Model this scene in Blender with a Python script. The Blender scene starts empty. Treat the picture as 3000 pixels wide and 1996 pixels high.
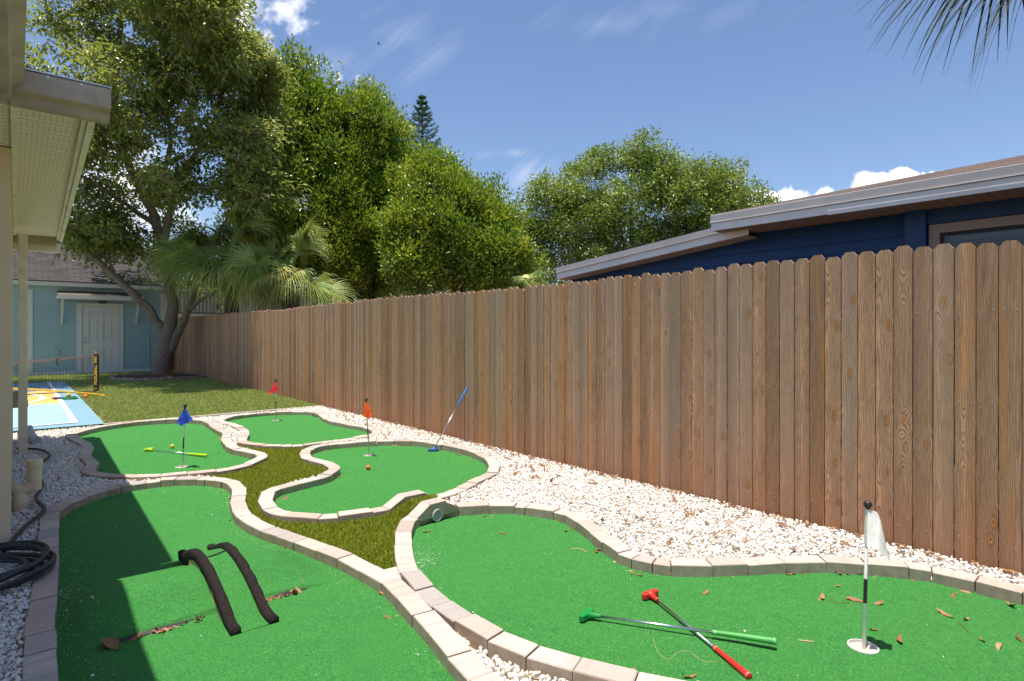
import bpy, bmesh, math, random
import numpy as np
from mathutils import Vector, Matrix, noise as mnoise

rng = np.random.default_rng(7)
random.seed(7)
scene = bpy.context.scene
COL = scene.collection

# ---------------------------------------------------------------- camera, sky, sun, exposure
F, UC, VH, CAMZ = 1725.0, 1500.0, 973.0, 1.25      # focal length (px of the 3000 px wide photo), centre, horizon, eye height
cam_data = bpy.data.cameras.new("camera")
cam = bpy.data.objects.new("camera", cam_data)
COL.objects.link(cam)
cam.location = (0, 0, CAMZ)
cam.rotation_euler = (math.radians(90), 0, 0)
cam_data.sensor_width = 36
cam_data.lens = 36 * F / 3000
cam_data.shift_y = -25 / 3000
cam_data.clip_start = 0.05
cam_data.clip_end = 3000
scene.camera = cam

SUN_DIR = Vector((-0.092, -0.117, 1.0)).normalized()
SUN_EL = math.asin(SUN_DIR.z)
SUN_ROT = math.atan2(SUN_DIR.x, SUN_DIR.y)
sun_data = bpy.data.lights.new("sun", 'SUN')
sun_data.energy = 4.8
sun_data.angle = math.radians(0.5)
sun_data.color = (1.0, 0.93, 0.82)
sun = bpy.data.objects.new("sun", sun_data)
COL.objects.link(sun)
sun.rotation_euler = SUN_DIR.to_track_quat('Z', 'Y').to_euler()
sun.location = (-3, -4, 20)

scene.view_settings.view_transform = 'Standard'
scene.view_settings.look = 'None'
scene.view_settings.exposure = 0.42
scene.view_settings.gamma = 1.0
scene.view_settings.use_curve_mapping = False
scene.render.engine = 'CYCLES'
scene.cycles.max_bounces = 10
scene.cycles.diffuse_bounces = 6
scene.cycles.transparent_max_bounces = 12


class NT:
    """tiny node-tree helper"""
    def __init__(self, tree):
        self.t = tree
        tree.nodes.clear()

    def n(self, kind, inputs=None, **props):
        nd = self.t.nodes.new(kind)
        for k, v in props.items():
            setattr(nd, k, v)
        for k, v in (inputs or {}).items():
            if hasattr(v, 'is_output'):
                self.t.links.new(v, nd.inputs[k])
            else:
                nd.inputs[k].default_value = v
        return nd

    def math(self, op, a, b=0.0, c=0.0, clamp=False):
        nd = self.n('ShaderNodeMath', {0: a, 1: b, 2: c}, operation=op)
        nd.use_clamp = clamp
        return nd.outputs[0]

    def mix(self, fac, a, b, blend='MIX'):
        nd = self.t.nodes.new('ShaderNodeMix')
        nd.data_type = 'RGBA'
        nd.blend_type = blend
        for i, v in ((0, fac), (6, a), (7, b)):
            if hasattr(v, 'is_output'):
                self.t.links.new(v, nd.inputs[i])
            else:
                if i and len(v) == 3:
                    v = (*v, 1)
                nd.inputs[i].default_value = v
        return nd.outputs[2]

    def ramp(self, fac, stops, interp='LINEAR'):
        nd = self.n('ShaderNodeValToRGB', {0: fac})
        cr = nd.color_ramp
        cr.interpolation = interp
        while len(cr.elements) < len(stops):
            cr.elements.new(0.5)
        for e, (p, c) in zip(cr.elements, stops):
            e.position = p
            e.color = c if len(c) == 4 else (*c, 1)
        return nd.outputs[0]

    def sstep(self, x, lo, hi):
        nd = self.n('ShaderNodeMapRange', {0: x, 1: lo, 2: hi, 3: 0.0, 4: 1.0}, interpolation_type='SMOOTHSTEP')
        return nd.outputs[0]

    def noise(self, vec, scale, detail=2.0, rough=0.5, dist=0.0):
        i = {'Scale': scale, 'Detail': detail, 'Roughness': rough, 'Distortion': dist}
        if vec is not None:
            i['Vector'] = vec
        return self.n('ShaderNodeTexNoise', i).outputs[0]


# sky: Nishita daylight with clouds, all as a function of direction
world = bpy.data.worlds.new("World")
scene.world = world
world.use_nodes = True
w = NT(world.node_tree)
tc = w.n('ShaderNodeTexCoord').outputs['Generated']
sky = w.n('ShaderNodeTexSky', sky_type='NISHITA', sun_disc=False, sun_elevation=SUN_EL, sun_rotation=SUN_ROT,
          altitude=0, air_density=1.0, dust_density=0.6, ozone_density=2.2)
sep = w.n('ShaderNodeSeparateXYZ', {0: tc})
dx, dy, dz = sep.outputs
dys = w.math('MAXIMUM', dy, 0.02)
px = w.math('DIVIDE', dx, dys)
pz = w.math('DIVIDE', dz, dys)
flat = w.n('ShaderNodeCombineXYZ', {0: px, 1: pz, 2: 0.0}).outputs[0]
puff = w.noise(flat, 9.0, 7.0, 0.58, 0.3)
puff2 = w.noise(flat, 30.0, 4.0, 0.55, 0.2)


def sky_blob(u, v, ru, rv, lo, hi, fine=0):
    """one cumulus bank seen around a direction; rough edge from noise"""
    a = w.math('DIVIDE', w.math('SUBTRACT', px, (u - UC) / F), ru / F)
    b = w.math('DIVIDE', w.math('SUBTRACT', pz, (VH - v) / F), rv / F)
    r = w.math('SQRT', w.math('ADD', w.math('MULTIPLY', a, a), w.math('MULTIPLY', b, b)))
    e = w.math('SUBTRACT', w.math('ADD', w.math('MULTIPLY', puff, 0.7 if fine else 2.2), w.math('MULTIPLY', puff2, 2.9 if fine else 0.5)), w.math('MULTIPLY', r, 1.3 if fine else 1.0))
    m_ = w.sstep(e, lo, hi)
    return w.math('MULTIPLY', m_, 0.8) if fine else m_


cum = None
for (u, v, ru, rv, lo, hi, *fn) in [(2330, 640, 190, 105, 0.35, 0.55), (2620, 575, 200, 70, 0.35, 0.55), (2260, 600, 70, 60, 0.35, 0.55),
                               (640, 10, 120, 80, 0.1, 1.1), (850, 30, 85, 95, 0.7, 1.9, 1), (730, 120, 90, 70, 0.7, 1.8, 1),
                               (340, 560, 260, 240, 0.3, 1.4), (250, 760, 300, 100, 0.2, 1.2), (990, 235, 45, 34, 0.9, 2.2, 1),
                               (1050, 232, 24, 36, 1.1, 2.4, 1)]:
    m = sky_blob(u, v, ru, rv, lo, hi, *fn)
    cum = m if cum is None else w.math('MAXIMUM', cum, m)
# cirrus: noise drawn out along a slanted direction
rot = w.n('ShaderNodeMapping', {0: flat, 2: (0, 0, math.radians(-42))}).outputs[0]
rot = w.n('ShaderNodeMapping', {0: rot, 3: (1.0, 6.0, 1.0)}).outputs[0]
cir = w.noise(rot, 3.2, 6.0, 0.55, 0.8)
cirm = None
for (u, v, ru, rv, lo, hi, g) in [(1200, 110, 170, 140, 0.7, 2.2, 0.17), (1560, 530, 120, 95, 0.6, 2.2, 0.6), (1750, 70, 260, 90, 0.8, 2.3, 0.16),
                                  (980, 180, 160, 90, 0.8, 2.2, 0.13), (2000, 30, 420, 70, 0.8, 2.3, 0.08), (1500, 450, 160, 40, .9, 1.8, .25)]:
    a = w.math('DIVIDE', w.math('SUBTRACT', px, (u - UC) / F), ru / F)
    b = w.math('DIVIDE', w.math('SUBTRACT', pz, (VH - v) / F), rv / F)
    r = w.math('SQRT', w.math('ADD', w.math('MULTIPLY', a, a), w.math('MULTIPLY', b, b)))
    e = w.math('SUBTRACT', w.math('MULTIPLY', cir, 3.2), r)
    m = w.math('MULTIPLY', w.sstep(e, lo, hi), g)
    cirm = m if cirm is None else w.math('MAXIMUM', cirm, m)
shade = w.math('MULTIPLY_ADD', puff2, 0.9, 0.55)
cloudcol = w.mix(shade, (6.2, 6.6, 7.6), (9.6, 9.5, 9.4))
front = w.math('GREATER_THAN', dy, 0.05)
skyt = w.mix(1.0, sky.outputs[0], (0.93, 0.945, 1.02), 'MULTIPLY')
c1 = w.mix(w.math('MULTIPLY', cirm, front), skyt, (8.2, 8.2, 8.7))
c2 = w.mix(w.math('MULTIPLY', cum, front), c1, cloudcol)
bg = w.n('ShaderNodeBackground', {0: c2, 1: 0.12})
wo = w.n('ShaderNodeOutputWorld', {0: bg.outputs[0]})

# ---------------------------------------------------------------- frames of reference and helpers
D = np.array([-0.6449, 0.7643])      # along the fence, away from the eye
N = np.array([0.7643, 0.6449])       # across the yard, from the house to the fence


def sn(s, n, z=0.0):
    return (s * D[0] + n * N[0], s * D[1] + n * N[1], z)


def g(u, v, z=0.0):
    """point of the level plane at height z on the sight line of photo pixel (u, v)"""
    Y = (CAMZ - z) * F / (v - VH)
    return ((u - UC) / F * Y, Y, z)


def W(u, v, Y):
    return ((u - UC) / F * Y, Y, CAMZ + (VH - v) / F * Y)


def raw_mesh(name, verts, faces, mats, attrs=None, smooth=False, matidx=None, uv=None):
    me = bpy.data.meshes.new(name)
    if isinstance(faces, np.ndarray):
        verts = np.asarray(verts, dtype=np.float32)
        nf, k = faces.shape
        me.vertices.add(len(verts))
        me.vertices.foreach_set('co', verts.ravel())
        me.loops.add(nf * k)
        me.loops.foreach_set('vertex_index', faces.astype(np.int32).ravel())
        me.polygons.add(nf)
        me.polygons.foreach_set('loop_start', np.arange(0, nf * k, k, dtype=np.int32))
        me.polygons.foreach_set('loop_total', np.full(nf, k, dtype=np.int32))
        me.update(calc_edges=True)
    else:
        me.from_pydata([tuple(map(float, v)) for v in verts], [], faces)
        me.update()
    for m in (mats if isinstance(mats, (list, tuple)) else [mats]):
        me.materials.append(m)
    if matidx is not None:
        me.polygons.foreach_set('material_index', np.asarray(matidx, dtype=np.int32))
    if smooth:
        me.polygons.foreach_set('use_smooth', np.ones(len(me.polygons), dtype=bool))
    for k, a in (attrs or {}).items():
        a = np.asarray(a, dtype=np.float32)
        at = me.attributes.new(k, 'FLOAT', 'POINT')
        at.data.foreach_set('value', a)
    if uv is not None:
        ul = me.uv_layers.new(name='UVMap')
        idx = np.empty(len(me.loops), dtype=np.int32)
        me.loops.foreach_get('vertex_index', idx)
        ul.data.foreach_set('uv', np.asarray(uv, dtype=np.float32)[idx].ravel())
    return me


def link(name, data, parent=None, loc=None):
    o = bpy.data.objects.new(name, data)
    COL.objects.link(o)
    if parent is not None:
        o.parent = parent
    if loc is not None:
        o.location = loc
    return o


def root(name, loc, label, cat, group=None, rz=0.0):
    o = link(name, None, loc=loc)
    o.empty_display_size = 0.1
    o.rotation_euler = (0, 0, rz)
    o['label'] = label
    o['category'] = cat
    if group:
        o['group'] = group
    return o


def tag(o, label, cat, group=None):
    o['label'] = label
    o['category'] = cat
    if group:
        o['group'] = group
    return o


def struct(o, kind='structure', label=None, cat=None):
    o['kind'] = kind
    if label:
        o['label'] = label
    if cat:
        o['category'] = cat
    return o


def wloc(o):
    v = np.zeros(3)
    while o is not None:
        v += np.array(o.location)
        o = o.parent
    return v


class MB:
    """collects shapes into one mesh"""
    def __init__(self):
        self.v, self.f, self.mi, self.a = [], [], [], []

    def add(self, verts, faces, mi=0, tint=0.5):
        b = len(self.v)
        self.v += [tuple(v) for v in verts]
        self.f += [tuple(b + i for i in f) for f in faces]
        self.mi += [mi] * len(faces)
        self.a += [tint] * len(verts)

    def box8(self, p, mi=0, tint=0.5):
        """p: 4 bottom points then 4 top points, same order"""
        self.add(p, [(3, 2, 1, 0), (4, 5, 6, 7), (0, 1, 5, 4), (1, 2, 6, 5), (2, 3, 7, 6), (3, 0, 4, 7)], mi, tint)

    def box(self, x0, x1, y0, y1, z0, z1, mi=0, tint=0.5):
        self.box8([(x0, y0, z0), (x1, y0, z0), (x1, y1, z0), (x0, y1, z0), (x0, y0, z1), (x1, y0, z1), (x1, y1, z1), (x0, y1, z1)], mi, tint)

    def bsn(self, s0, s1, n0, n1, z0, z1, mi=0, tint=0.5):
        q = [(s0, n0), (s0, n1), (s1, n1), (s1, n0)]
        self.box8([sn(s, n, z0) for s, n in q] + [sn(s, n, z1) for s, n in q], mi, tint)

    def tube(self, pts, rad, k=8, mi=0, cap=True, tint=0.5, twist=0):
        P = np.asarray(pts, dtype=float)
        m = len(P)
        R = np.full(m, rad) if np.isscalar(rad) else np.asarray(rad, dtype=float)
        T = np.gradient(P, axis=0)
        T /= np.linalg.norm(T, axis=1)[:, None] + 1e-12
        up = np.array([0, 0, 1.0]) if abs(T[0][2]) < 0.9 else np.array([1.0, 0, 0])
        vs = []
        a = np.arange(k) * 2 * math.pi / k
        x = np.cross(up, T[0])
        x /= np.linalg.norm(x)
        for i in range(m):
            x = x - T[i] * np.dot(x, T[i])
            x /= np.linalg.norm(x) + 1e-12
            y = np.cross(T[i], x)
            for q in a:
                vs.append(P[i] + R[i] * (math.cos(q) * x + math.sin(q) * y))
        fs = []
        for i in range(m - 1):
            for j in range(k):
                fs.append((i * k + j, i * k + (j + 1) % k, (i + 1) * k + (j + 1) % k, (i + 1) * k + j))
        if cap:
            fs.append(tuple(range(k - 1, -1, -1)))
            fs.append(tuple((m - 1) * k + j for j in range(k)))
        self.add(vs, fs, mi, tint)

    def lathe(self, c, prof, k=16, mi=0, tint=0.5):
        """prof: (radius, z) list about the vertical through c"""
        vs, fs = [], []
        for r, z in prof:
            for j in range(k):
                q = 2 * math.pi * j / k
                vs.append((c[0] + r * math.cos(q), c[1] + r * math.sin(q), c[2] + z))
        for i in range(len(prof) - 1):
            for j in range(k):
                fs.append((i * k + j, i * k + (j + 1) % k, (i + 1) * k + (j + 1) % k, (i + 1) * k + j))
        self.add(vs, fs, mi, tint)

    def prism(self, poly, z0, z1, mi=0, tint=0.5):
        k = len(poly)
        vs = [(x, y, z0) for x, y in poly] + [(x, y, z1) for x, y in poly]
        self.add(vs, [tuple(range(k - 1, -1, -1)), tuple(range(k, 2 * k))] + [(i, (i + 1) % k, k + (i + 1) % k, k + i) for i in range(k)], mi, tint)

    def build(self, name, mats, parent=None, smooth=False, bevel=0.0, loc=None):
        off = wloc(parent) if parent is not None else (np.array(loc) if loc is not None else np.zeros(3))
        v = np.asarray(self.v, dtype=float) - off
        me = raw_mesh(name, v, self.f, mats, {'tint': self.a}, smooth, self.mi)
        o = link(name, me, parent, loc)
        if bevel:
            b = o.modifiers.new('bevel', 'BEVEL')
            b.width = bevel
            b.segments = 2
            b.limit_method = 'ANGLE'
        return o


def catmull(P, per=6, closed=False):
    P = np.asarray(P, dtype=float)
    m = len(P)
    out = []
    rngi = range(m) if closed else range(m - 1)
    for i in rngi:
        p0 = P[(i - 1) % m] if closed or i > 0 else 2 * P[0] - P[1]
        p1, p2 = P[i], P[(i + 1) % m]
        p3 = P[(i + 2) % m] if closed or i + 2 < m else 2 * P[-1] - P[-2]
        for j in range(per):
            t = j / per
            out.append(0.5 * ((2 * p1) + (p2 - p0) * t + (2 * p0 - 5 * p1 + 4 * p2 - p3) * t * t + (3 * p1 - p0 - 3 * p2 + p3) * t ** 3))
    if not closed:
        out.append(P[-1])
    return np.array(out)


def inside(poly, pts):
    poly = np.asarray(poly)
    x, y = pts[:, 0], pts[:, 1]
    r = np.zeros(len(pts), dtype=bool)
    j = len(poly) - 1
    for i in range(len(poly)):
        xi, yi = poly[i]
        xj, yj = poly[j]
        c = ((yi > y) != (yj > y)) & (x < (xj - xi) * (y - yi) / (yj - yi + 1e-15) + xi)
        r ^= c
        j = i
    return r


def area(poly):
    p = np.asarray(poly)
    q = np.roll(p, -1, axis=0)
    return 0.5 * np.sum(p[:, 0] * q[:, 1] - q[:, 0] * p[:, 1])


def offset(poly, d):
    """offset of a counter-clockwise loop, d > 0 outwards"""
    p = np.asarray(poly, dtype=float)
    t = np.roll(p, -1, axis=0) - np.roll(p, 1, axis=0)
    t /= np.linalg.norm(t, axis=1)[:, None] + 1e-12
    return p + d * np.stack([t[:, 1], -t[:, 0]], axis=1)


def resample(P, step, closed=True):
    P = np.asarray(P, dtype=float)
    if closed:
        P = np.vstack([P, P[:1]])
    L = np.concatenate([[0], np.cumsum(np.linalg.norm(np.diff(P, axis=0), axis=1))])
    k = max(3, int(round(L[-1] / step)))
    t = np.linspace(0, L[-1], k + 1)
    if closed:
        t = t[:-1]
    return np.stack([np.interp(t, L, P[:, i]) for i in range(P.shape[1])], axis=1)


# ---------------------------------------------------------------- materials
def new_mat(name):
    m = bpy.data.materials.new(name)
    m.use_nodes = True
    return m, NT(m.node_tree)


def finish(t, color, rough=0.6, metal=0.0, bump=None, bs=0.3, bd=0.01, spec=0.5, extra=None):
    i = {'Base Color': color if hasattr(color, 'is_output') else (*color, 1), 'Roughness': rough, 'Metallic': metal, 'Specular IOR Level': spec}
    if bump is not None:
        i['Normal'] = t.n('ShaderNodeBump', {'Height': bump, 'Strength': bs, 'Distance': bd}).outputs[0]
    i.update(extra or {})
    p = t.n('ShaderNodeBsdfPrincipled', i)
    t.n('ShaderNodeOutputMaterial', {0: p.outputs[0]})
    return p


def simple(name, col, rough=0.6, metal=0.0, var=0.12, scale=8.0, bs=0.0, bscale=60.0, spec=0.5, bd=0.01, dirt=None):
    m, t = new_mat(name)
    oc = t.n('ShaderNodeTexCoord').outputs['Object']
    f = t.noise(oc, scale, 5.0, 0.6)
    lo = tuple(c * (1 - var) for c in col)
    hi = tuple(min(1, c * (1 + var)) for c in col)
    c = t.ramp(f, [(0.3, lo), (0.7, hi)])
    if dirt:
        f2 = t.noise(oc, scale * 0.4, 6.0, 0.7, 0.5)
        c = t.mix(t.math('MULTIPLY', t.sstep(f2, 0.5, 0.72), 0.7), c, dirt)
    b = t.noise(oc, bscale, 4.0, 0.6) if bs else None
    finish(t, c, rough, metal, b, bs, bd, spec)
    return m
def turf_mat():
    m, t = new_mat('putting_turf')
    oc = t.n('ShaderNodeTexCoord').outputs['Object']
    st = t.n('ShaderNodeMapping', {0: oc, 2: (0, 0, 0.7), 3: (1.0, 0.55, 1.0)}).outputs[0]
    f = t.noise(st, 190.0, 4.0, 0.75)
    f2 = t.noise(oc, 95.0, 3.0, 0.6)
    big = t.noise(oc, 2.2, 4.0, 0.6)
    mid = t.noise(oc, 14.0, 4.0, 0.6)
    k = t.math('ADD', t.math('MULTIPLY', f, 0.72), t.math('MULTIPLY', f2, 0.28))
    c = t.ramp(k, [(0.33, (0.014, 0.110, 0.019)), (0.47, (0.037, 0.230, 0.041)), (0.57, (0.066, 0.310, 0.058)), (0.68, (0.20, 0.46, 0.15))])  # palest stop paints a few sparkles into the colour
    c = t.mix(t.math('MULTIPLY', t.sstep(big, 0.40, 0.68), 0.22), c, (0.065, 0.29, 0.05))
    c = t.mix(t.math('MULTIPLY', t.sstep(mid, 0.45, 0.75), 0.20), c, (0.015, 0.17, 0.03))
    # sparse pale specks
    sp = t.noise(oc, 420.0, 1.0, 0.5)
    c = t.mix(t.math('MULTIPLY', t.sstep(sp, 0.70, 0.80), 0.55), c, (0.42, 0.60, 0.36))
    finish(t, c, 0.7, 0.0, k, 1.0, 0.012, 0.3)
    return m


def foliage_mat(name, cols, trans=(0.20, 0.32, 0.03), tf=0.28, rough=0.42, spec=0.4):
    m, t = new_mat(name)
    at = t.n('ShaderNodeAttribute', attribute_name='tint').outputs['Fac']
    k = len(cols)
    c = t.ramp(at, [(i / (k - 1), col) for i, col in enumerate(cols)])
    p = t.n('ShaderNodeBsdfPrincipled', {'Base Color': c, 'Roughness': rough, 'Specular IOR Level': spec})
    tr = t.n('ShaderNodeBsdfTranslucent', {'Color': t.mix(0.55, c, trans)})
    mx = t.n('ShaderNodeMixShader', {0: tf, 1: p.outputs[0], 2: tr.outputs[0]})
    t.n('ShaderNodeOutputMaterial', {0: mx.outputs[0]})
    return m


def tint_mat(name, stops, rough=0.7, bscale=120.0, bs=0.4, bd=0.003, var=0.16, vscale=25.0, spec=0.3, metal=0.0):
    """per-piece colour from the tint attribute, broken up by noise"""
    m, t = new_mat(name)
    at = t.n('ShaderNodeAttribute', attribute_name='tint').outputs['Fac']
    oc = t.n('ShaderNodeTexCoord').outputs['Object']
    c = t.ramp(at, stops)
    f = t.noise(oc, vscale, 5.0, 0.62)
    c = t.mix(1.0, c, t.ramp(f, [(0.28, (1 - 2 * var,) * 3), (0.72, (1.0 + 0 * var,) * 3)]), 'MULTIPLY')
    b = t.noise(oc, bscale, 4.0, 0.65)
    finish(t, c, rough, metal, b, bs, bd, spec)
    return m


def kerb_mat():
    """concrete pavers: buff, rose and grey streaks running across each brick, weathered sides"""
    m, t = new_mat('paver')
    at = t.n('ShaderNodeAttribute', attribute_name='tint').outputs['Fac']
    oc = t.n('ShaderNodeTexCoord').outputs['Object']
    uvn = t.n('ShaderNodeUVMap', uv_map='UVMap').outputs[0]
    base = t.ramp(at, [(0.0, (0.62, 0.505, 0.435)), (0.3, (0.66, 0.565, 0.50)), (0.55, (0.62, 0.44, 0.36)), (0.75, (0.53, 0.465, 0.41)), (0.9, (0.46, 0.415, 0.375)), (1.0, (0.50, 0.34, 0.26))])
    st = t.n('ShaderNodeMapping', {0: uvn, 3: (26.0, 2.5, 1.0)}).outputs[0]
    s1 = t.noise(st, 1.0, 4.0, 0.6, 0.4)
    c = t.mix(t.math('MULTIPLY', t.sstep(s1, 0.45, 0.75), 0.55), base, (0.36, 0.33, 0.315))
    s2 = t.noise(t.n('ShaderNodeMapping', {0: uvn, 1: (3.1, 7.7, 0), 3: (17.0, 2.0, 1.0)}).outputs[0], 1.0, 3.0, 0.6, 0.3)
    c = t.mix(t.math('MULTIPLY', t.sstep(s2, 0.52, 0.75), 0.5), c, (0.56, 0.40, 0.32))
    fine = t.noise(oc, 160.0, 4.0, 0.7)
    c = t.mix(1.0, c, t.ramp(fine, [(0.25, (0.72, 0.72, 0.72)), (0.62, (1, 1, 1))]), 'MULTIPLY')
    st2 = t.noise(oc, 9.0, 5.0, 0.7)
    c = t.mix(t.math('MULTIPLY', t.sstep(st2, 0.55, 0.78), 0.35), c, (0.30, 0.27, 0.24))
    # algae and damp staining on the upright sides
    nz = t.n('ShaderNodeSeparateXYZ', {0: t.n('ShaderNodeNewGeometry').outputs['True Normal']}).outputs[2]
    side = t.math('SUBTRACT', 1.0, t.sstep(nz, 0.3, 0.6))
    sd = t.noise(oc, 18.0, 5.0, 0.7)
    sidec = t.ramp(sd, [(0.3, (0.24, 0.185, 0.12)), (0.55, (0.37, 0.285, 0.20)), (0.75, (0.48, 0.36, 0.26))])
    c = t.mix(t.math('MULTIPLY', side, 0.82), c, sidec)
    finish(t, c, 0.85, 0.0, fine, 0.5, 0.003, 0.25)
    return m


def wood_mat():
    """weathered pine pickets: UV = metres across / up each picket, tint = picket number"""
    m, t = new_mat('weathered_pine')
    uvn = t.n('ShaderNodeUVMap', uv_map='UVMap').outputs[0]
    sp = t.n('ShaderNodeSeparateXYZ', {0: uvn})
    x, z = sp.outputs[0], sp.outputs[1]
    idn = t.n('ShaderNodeAttribute', attribute_name='tint').outputs['Fac']
    r1 = t.n('ShaderNodeTexWhiteNoise', {'W': idn}, noise_dimensions='1D')
    rv = r1.outputs['Value']
    rc = t.n('ShaderNodeSeparateColor', {0: r1.outputs['Color']})
    ra, rb, rd = rc.outputs
    off = t.math('MULTIPLY', rv, 91.0)
    pos = t.n('ShaderNodeCombineXYZ', {0: x, 1: z, 2: off}).outputs[0]
    # knots: one cell per ~0.45 m, dropped in half the cells
    kz = t.n('ShaderNodeCombineXYZ', {0: t.math('MULTIPLY', x, 11.5), 1: t.math('MULTIPLY', z, 5.0), 2: off}).outputs[0]
    vor = t.n('ShaderNodeTexVoronoi', {'Vector': kz, 'Scale': 1.0, 'Randomness': 0.95}, voronoi_dimensions='3D', feature='F1')
    kd = vor.outputs['Distance']
    krnd = t.n('ShaderNodeSeparateColor', {0: vor.outputs['Color']}).outputs[0]
    kon = t.math('GREATER_THAN', krnd, 0.60)
    bulge = t.math('MULTIPLY', kon, t.math('SUBTRACT', 1.0, t.sstep(kd, 0.0, 0.75)))
    # growth rings cut lengthwise: hyperbolic bands about a wandering heart line
    wz = t.noise(t.n('ShaderNodeCombineXYZ', {0: 0.0, 1: t.math('MULTIPLY', z, 0.55), 2: off}).outputs[0], 1.0, 2.0, 0.5)
    wx = t.noise(t.n('ShaderNodeCombineXYZ', {0: t.math('MULTIPLY', x, 6.0), 1: t.math('MULTIPLY', z, 2.2), 2: off}).outputs[0], 1.0, 3.0, 0.55)
    cx = t.math('MULTIPLY', t.math('SUBTRACT', ra, 0.5), 0.16)
    xx = t.math('ADD', t.math('SUBTRACT', x, cx), t.math('MULTIPLY', t.math('SUBTRACT', wx, 0.5), 0.007))
    dd = t.math('MULTIPLY', wz, 0.060)
    rr = t.math('SQRT', t.math('ADD', t.math('MULTIPLY', xx, xx), t.math('MULTIPLY', dd, dd)))
    rr = t.math('ADD', rr, t.math('MULTIPLY', bulge, 0.017))
    ph = t.math('MULTIPLY', rr, t.math('MULTIPLY_ADD', rb, 600.0, 950.0))
    ring = t.math('MULTIPLY_ADD', t.math('SINE', ph), 0.5, 0.5)
    ring = t.math('POWER', ring, 1.8)
    fib = t.noise(t.n('ShaderNodeCombineXYZ', {0: t.math('MULTIPLY', x, 420.0), 1: t.math('MULTIPLY', z, 14.0), 2: off}).outputs[0], 1.0, 3.0, 0.6)
    blot = t.noise(t.n('ShaderNodeCombineXYZ', {0: t.math('MULTIPLY', x, 14.0), 1: t.math('MULTIPLY', z, 2.2), 2: off}).outputs[0], 1.0, 4.0, 0.6)
    pale = t.mix(ra, (0.675, 0.389, 0.221), (0.512, 0.279, 0.154))
    pale = t.mix(t.math('MULTIPLY', rd, 0.55), pale, (0.532, 0.345, 0.229))
    dark = t.mix(rb, (0.184, 0.080, 0.038), (0.276, 0.131, 0.066))
    c = t.mix(t.math('MULTIPLY', ring, 0.56), pale, dark)
    c = t.mix(t.math('MULTIPLY', t.sstep(fib, 0.42, 0.66), 0.62), c, (0.174, 0.092, 0.050))
    shadev = t.math('MULTIPLY_ADD', r1.outputs['Value'], 0.72, 0.70)
    c = t.mix(1.0, c, t.n('ShaderNodeCombineColor', {0: shadev, 1: shadev, 2: shadev}).outputs[0], 'MULTIPLY')
    c = t.mix(t.math('MULTIPLY', t.sstep(blot, 0.48, 0.75), 0.5), c, (0.205, 0.106, 0.056))
    c = t.mix(t.math('MULTIPLY', t.math('LESS_THAN', rd, 0.30), t.math('MULTIPLY_ADD', blot, 0.9, 0.0)), c, (0.409, 0.320, 0.252))
    # resin streaks on some pickets
    res = t.noise(t.n('ShaderNodeCombineXYZ', {0: t.math('MULTIPLY', x, 30.0), 1: t.math('MULTIPLY', z, 0.8), 2: off}).outputs[0], 1.0, 3.0, 0.5)
    resm = t.math('MULTIPLY', t.math('GREATER_THAN', rd, 0.74), t.sstep(res, 0.48, 0.62))
    c = t.mix(t.math('MULTIPLY', resm, 0.8), c, (0.58, 0.25, 0.055))
    # soil splash near the foot
    low = t.math('SUBTRACT', 1.0, t.sstep(t.math('ADD', z, t.math('MULTIPLY', blot, 0.35)), 0.10, 0.85))
    c = t.mix(t.math('MULTIPLY', low, 0.42), c, (0.430, 0.188, 0.087))
    # grey weathering towards the exposed top
    top = t.sstep(t.math('ADD', z, t.math('MULTIPLY', fib, 0.5)), 1.0, 2.1)
    c = t.mix(t.math('MULTIPLY', top, 0.25), c, (0.409, 0.271, 0.183))
    kw = t.math('ADD', kd, t.math('MULTIPLY', t.math('SUBTRACT', fib, 0.5), 0.04))
    kr = t.math('SUBTRACT', 1.0, t.sstep(kw, 0.17, 0.21))
    c = t.mix(t.math('MULTIPLY', t.math('MULTIPLY', kon, kr), 0.38), c, (0.085, 0.040, 0.022))
    kn = t.math('MULTIPLY', kon, t.math('SUBTRACT', 1.0, t.sstep(kw, 0.125, 0.155)))
    kc = t.mix(t.sstep(kd, 0.02, 0.07), (0.16, 0.06, 0.025), (0.56, 0.235, 0.065))
    c = t.mix(t.math('MULTIPLY', kn, 0.9), c, kc)
    h = t.math('SUBTRACT', t.math('MULTIPLY', fib, 0.6), t.math('MULTIPLY', ring, 0.7))
    finish(t, c, 0.82, 0.0, h, 0.9, 0.0035, 0.2)
    return m


def leaf_litter_mat():
    m, t = new_mat('dry_leaf')
    ob = t.n('ShaderNodeObjectInfo').outputs['Random']
    at = t.n('ShaderNodeAttribute', attribute_name='tint').outputs['Fac']
    k = t.math('FRACT', t.math('ADD', t.math('MULTIPLY', ob, 7.3), at))
    c = t.ramp(k, [(0.0, (0.26, 0.115, 0.045)), (0.35, (0.38, 0.20, 0.09)), (0.6, (0.17, 0.075, 0.04)), (0.8, (0.46, 0.30, 0.165)), (1.0, (0.30, 0.135, 0.06))])
    oc = t.n('ShaderNodeTexCoord').outputs['Object']
    f = t.noise(oc, 90.0, 4.0, 0.6)
    c = t.mix(t.math('MULTIPLY', t.sstep(f, 0.45, 0.7), 0.4), c, (0.16, 0.07, 0.03))
    finish(t, c, 0.6, 0.0, f, 0.3, 0.002, 0.35)
    return m


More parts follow.
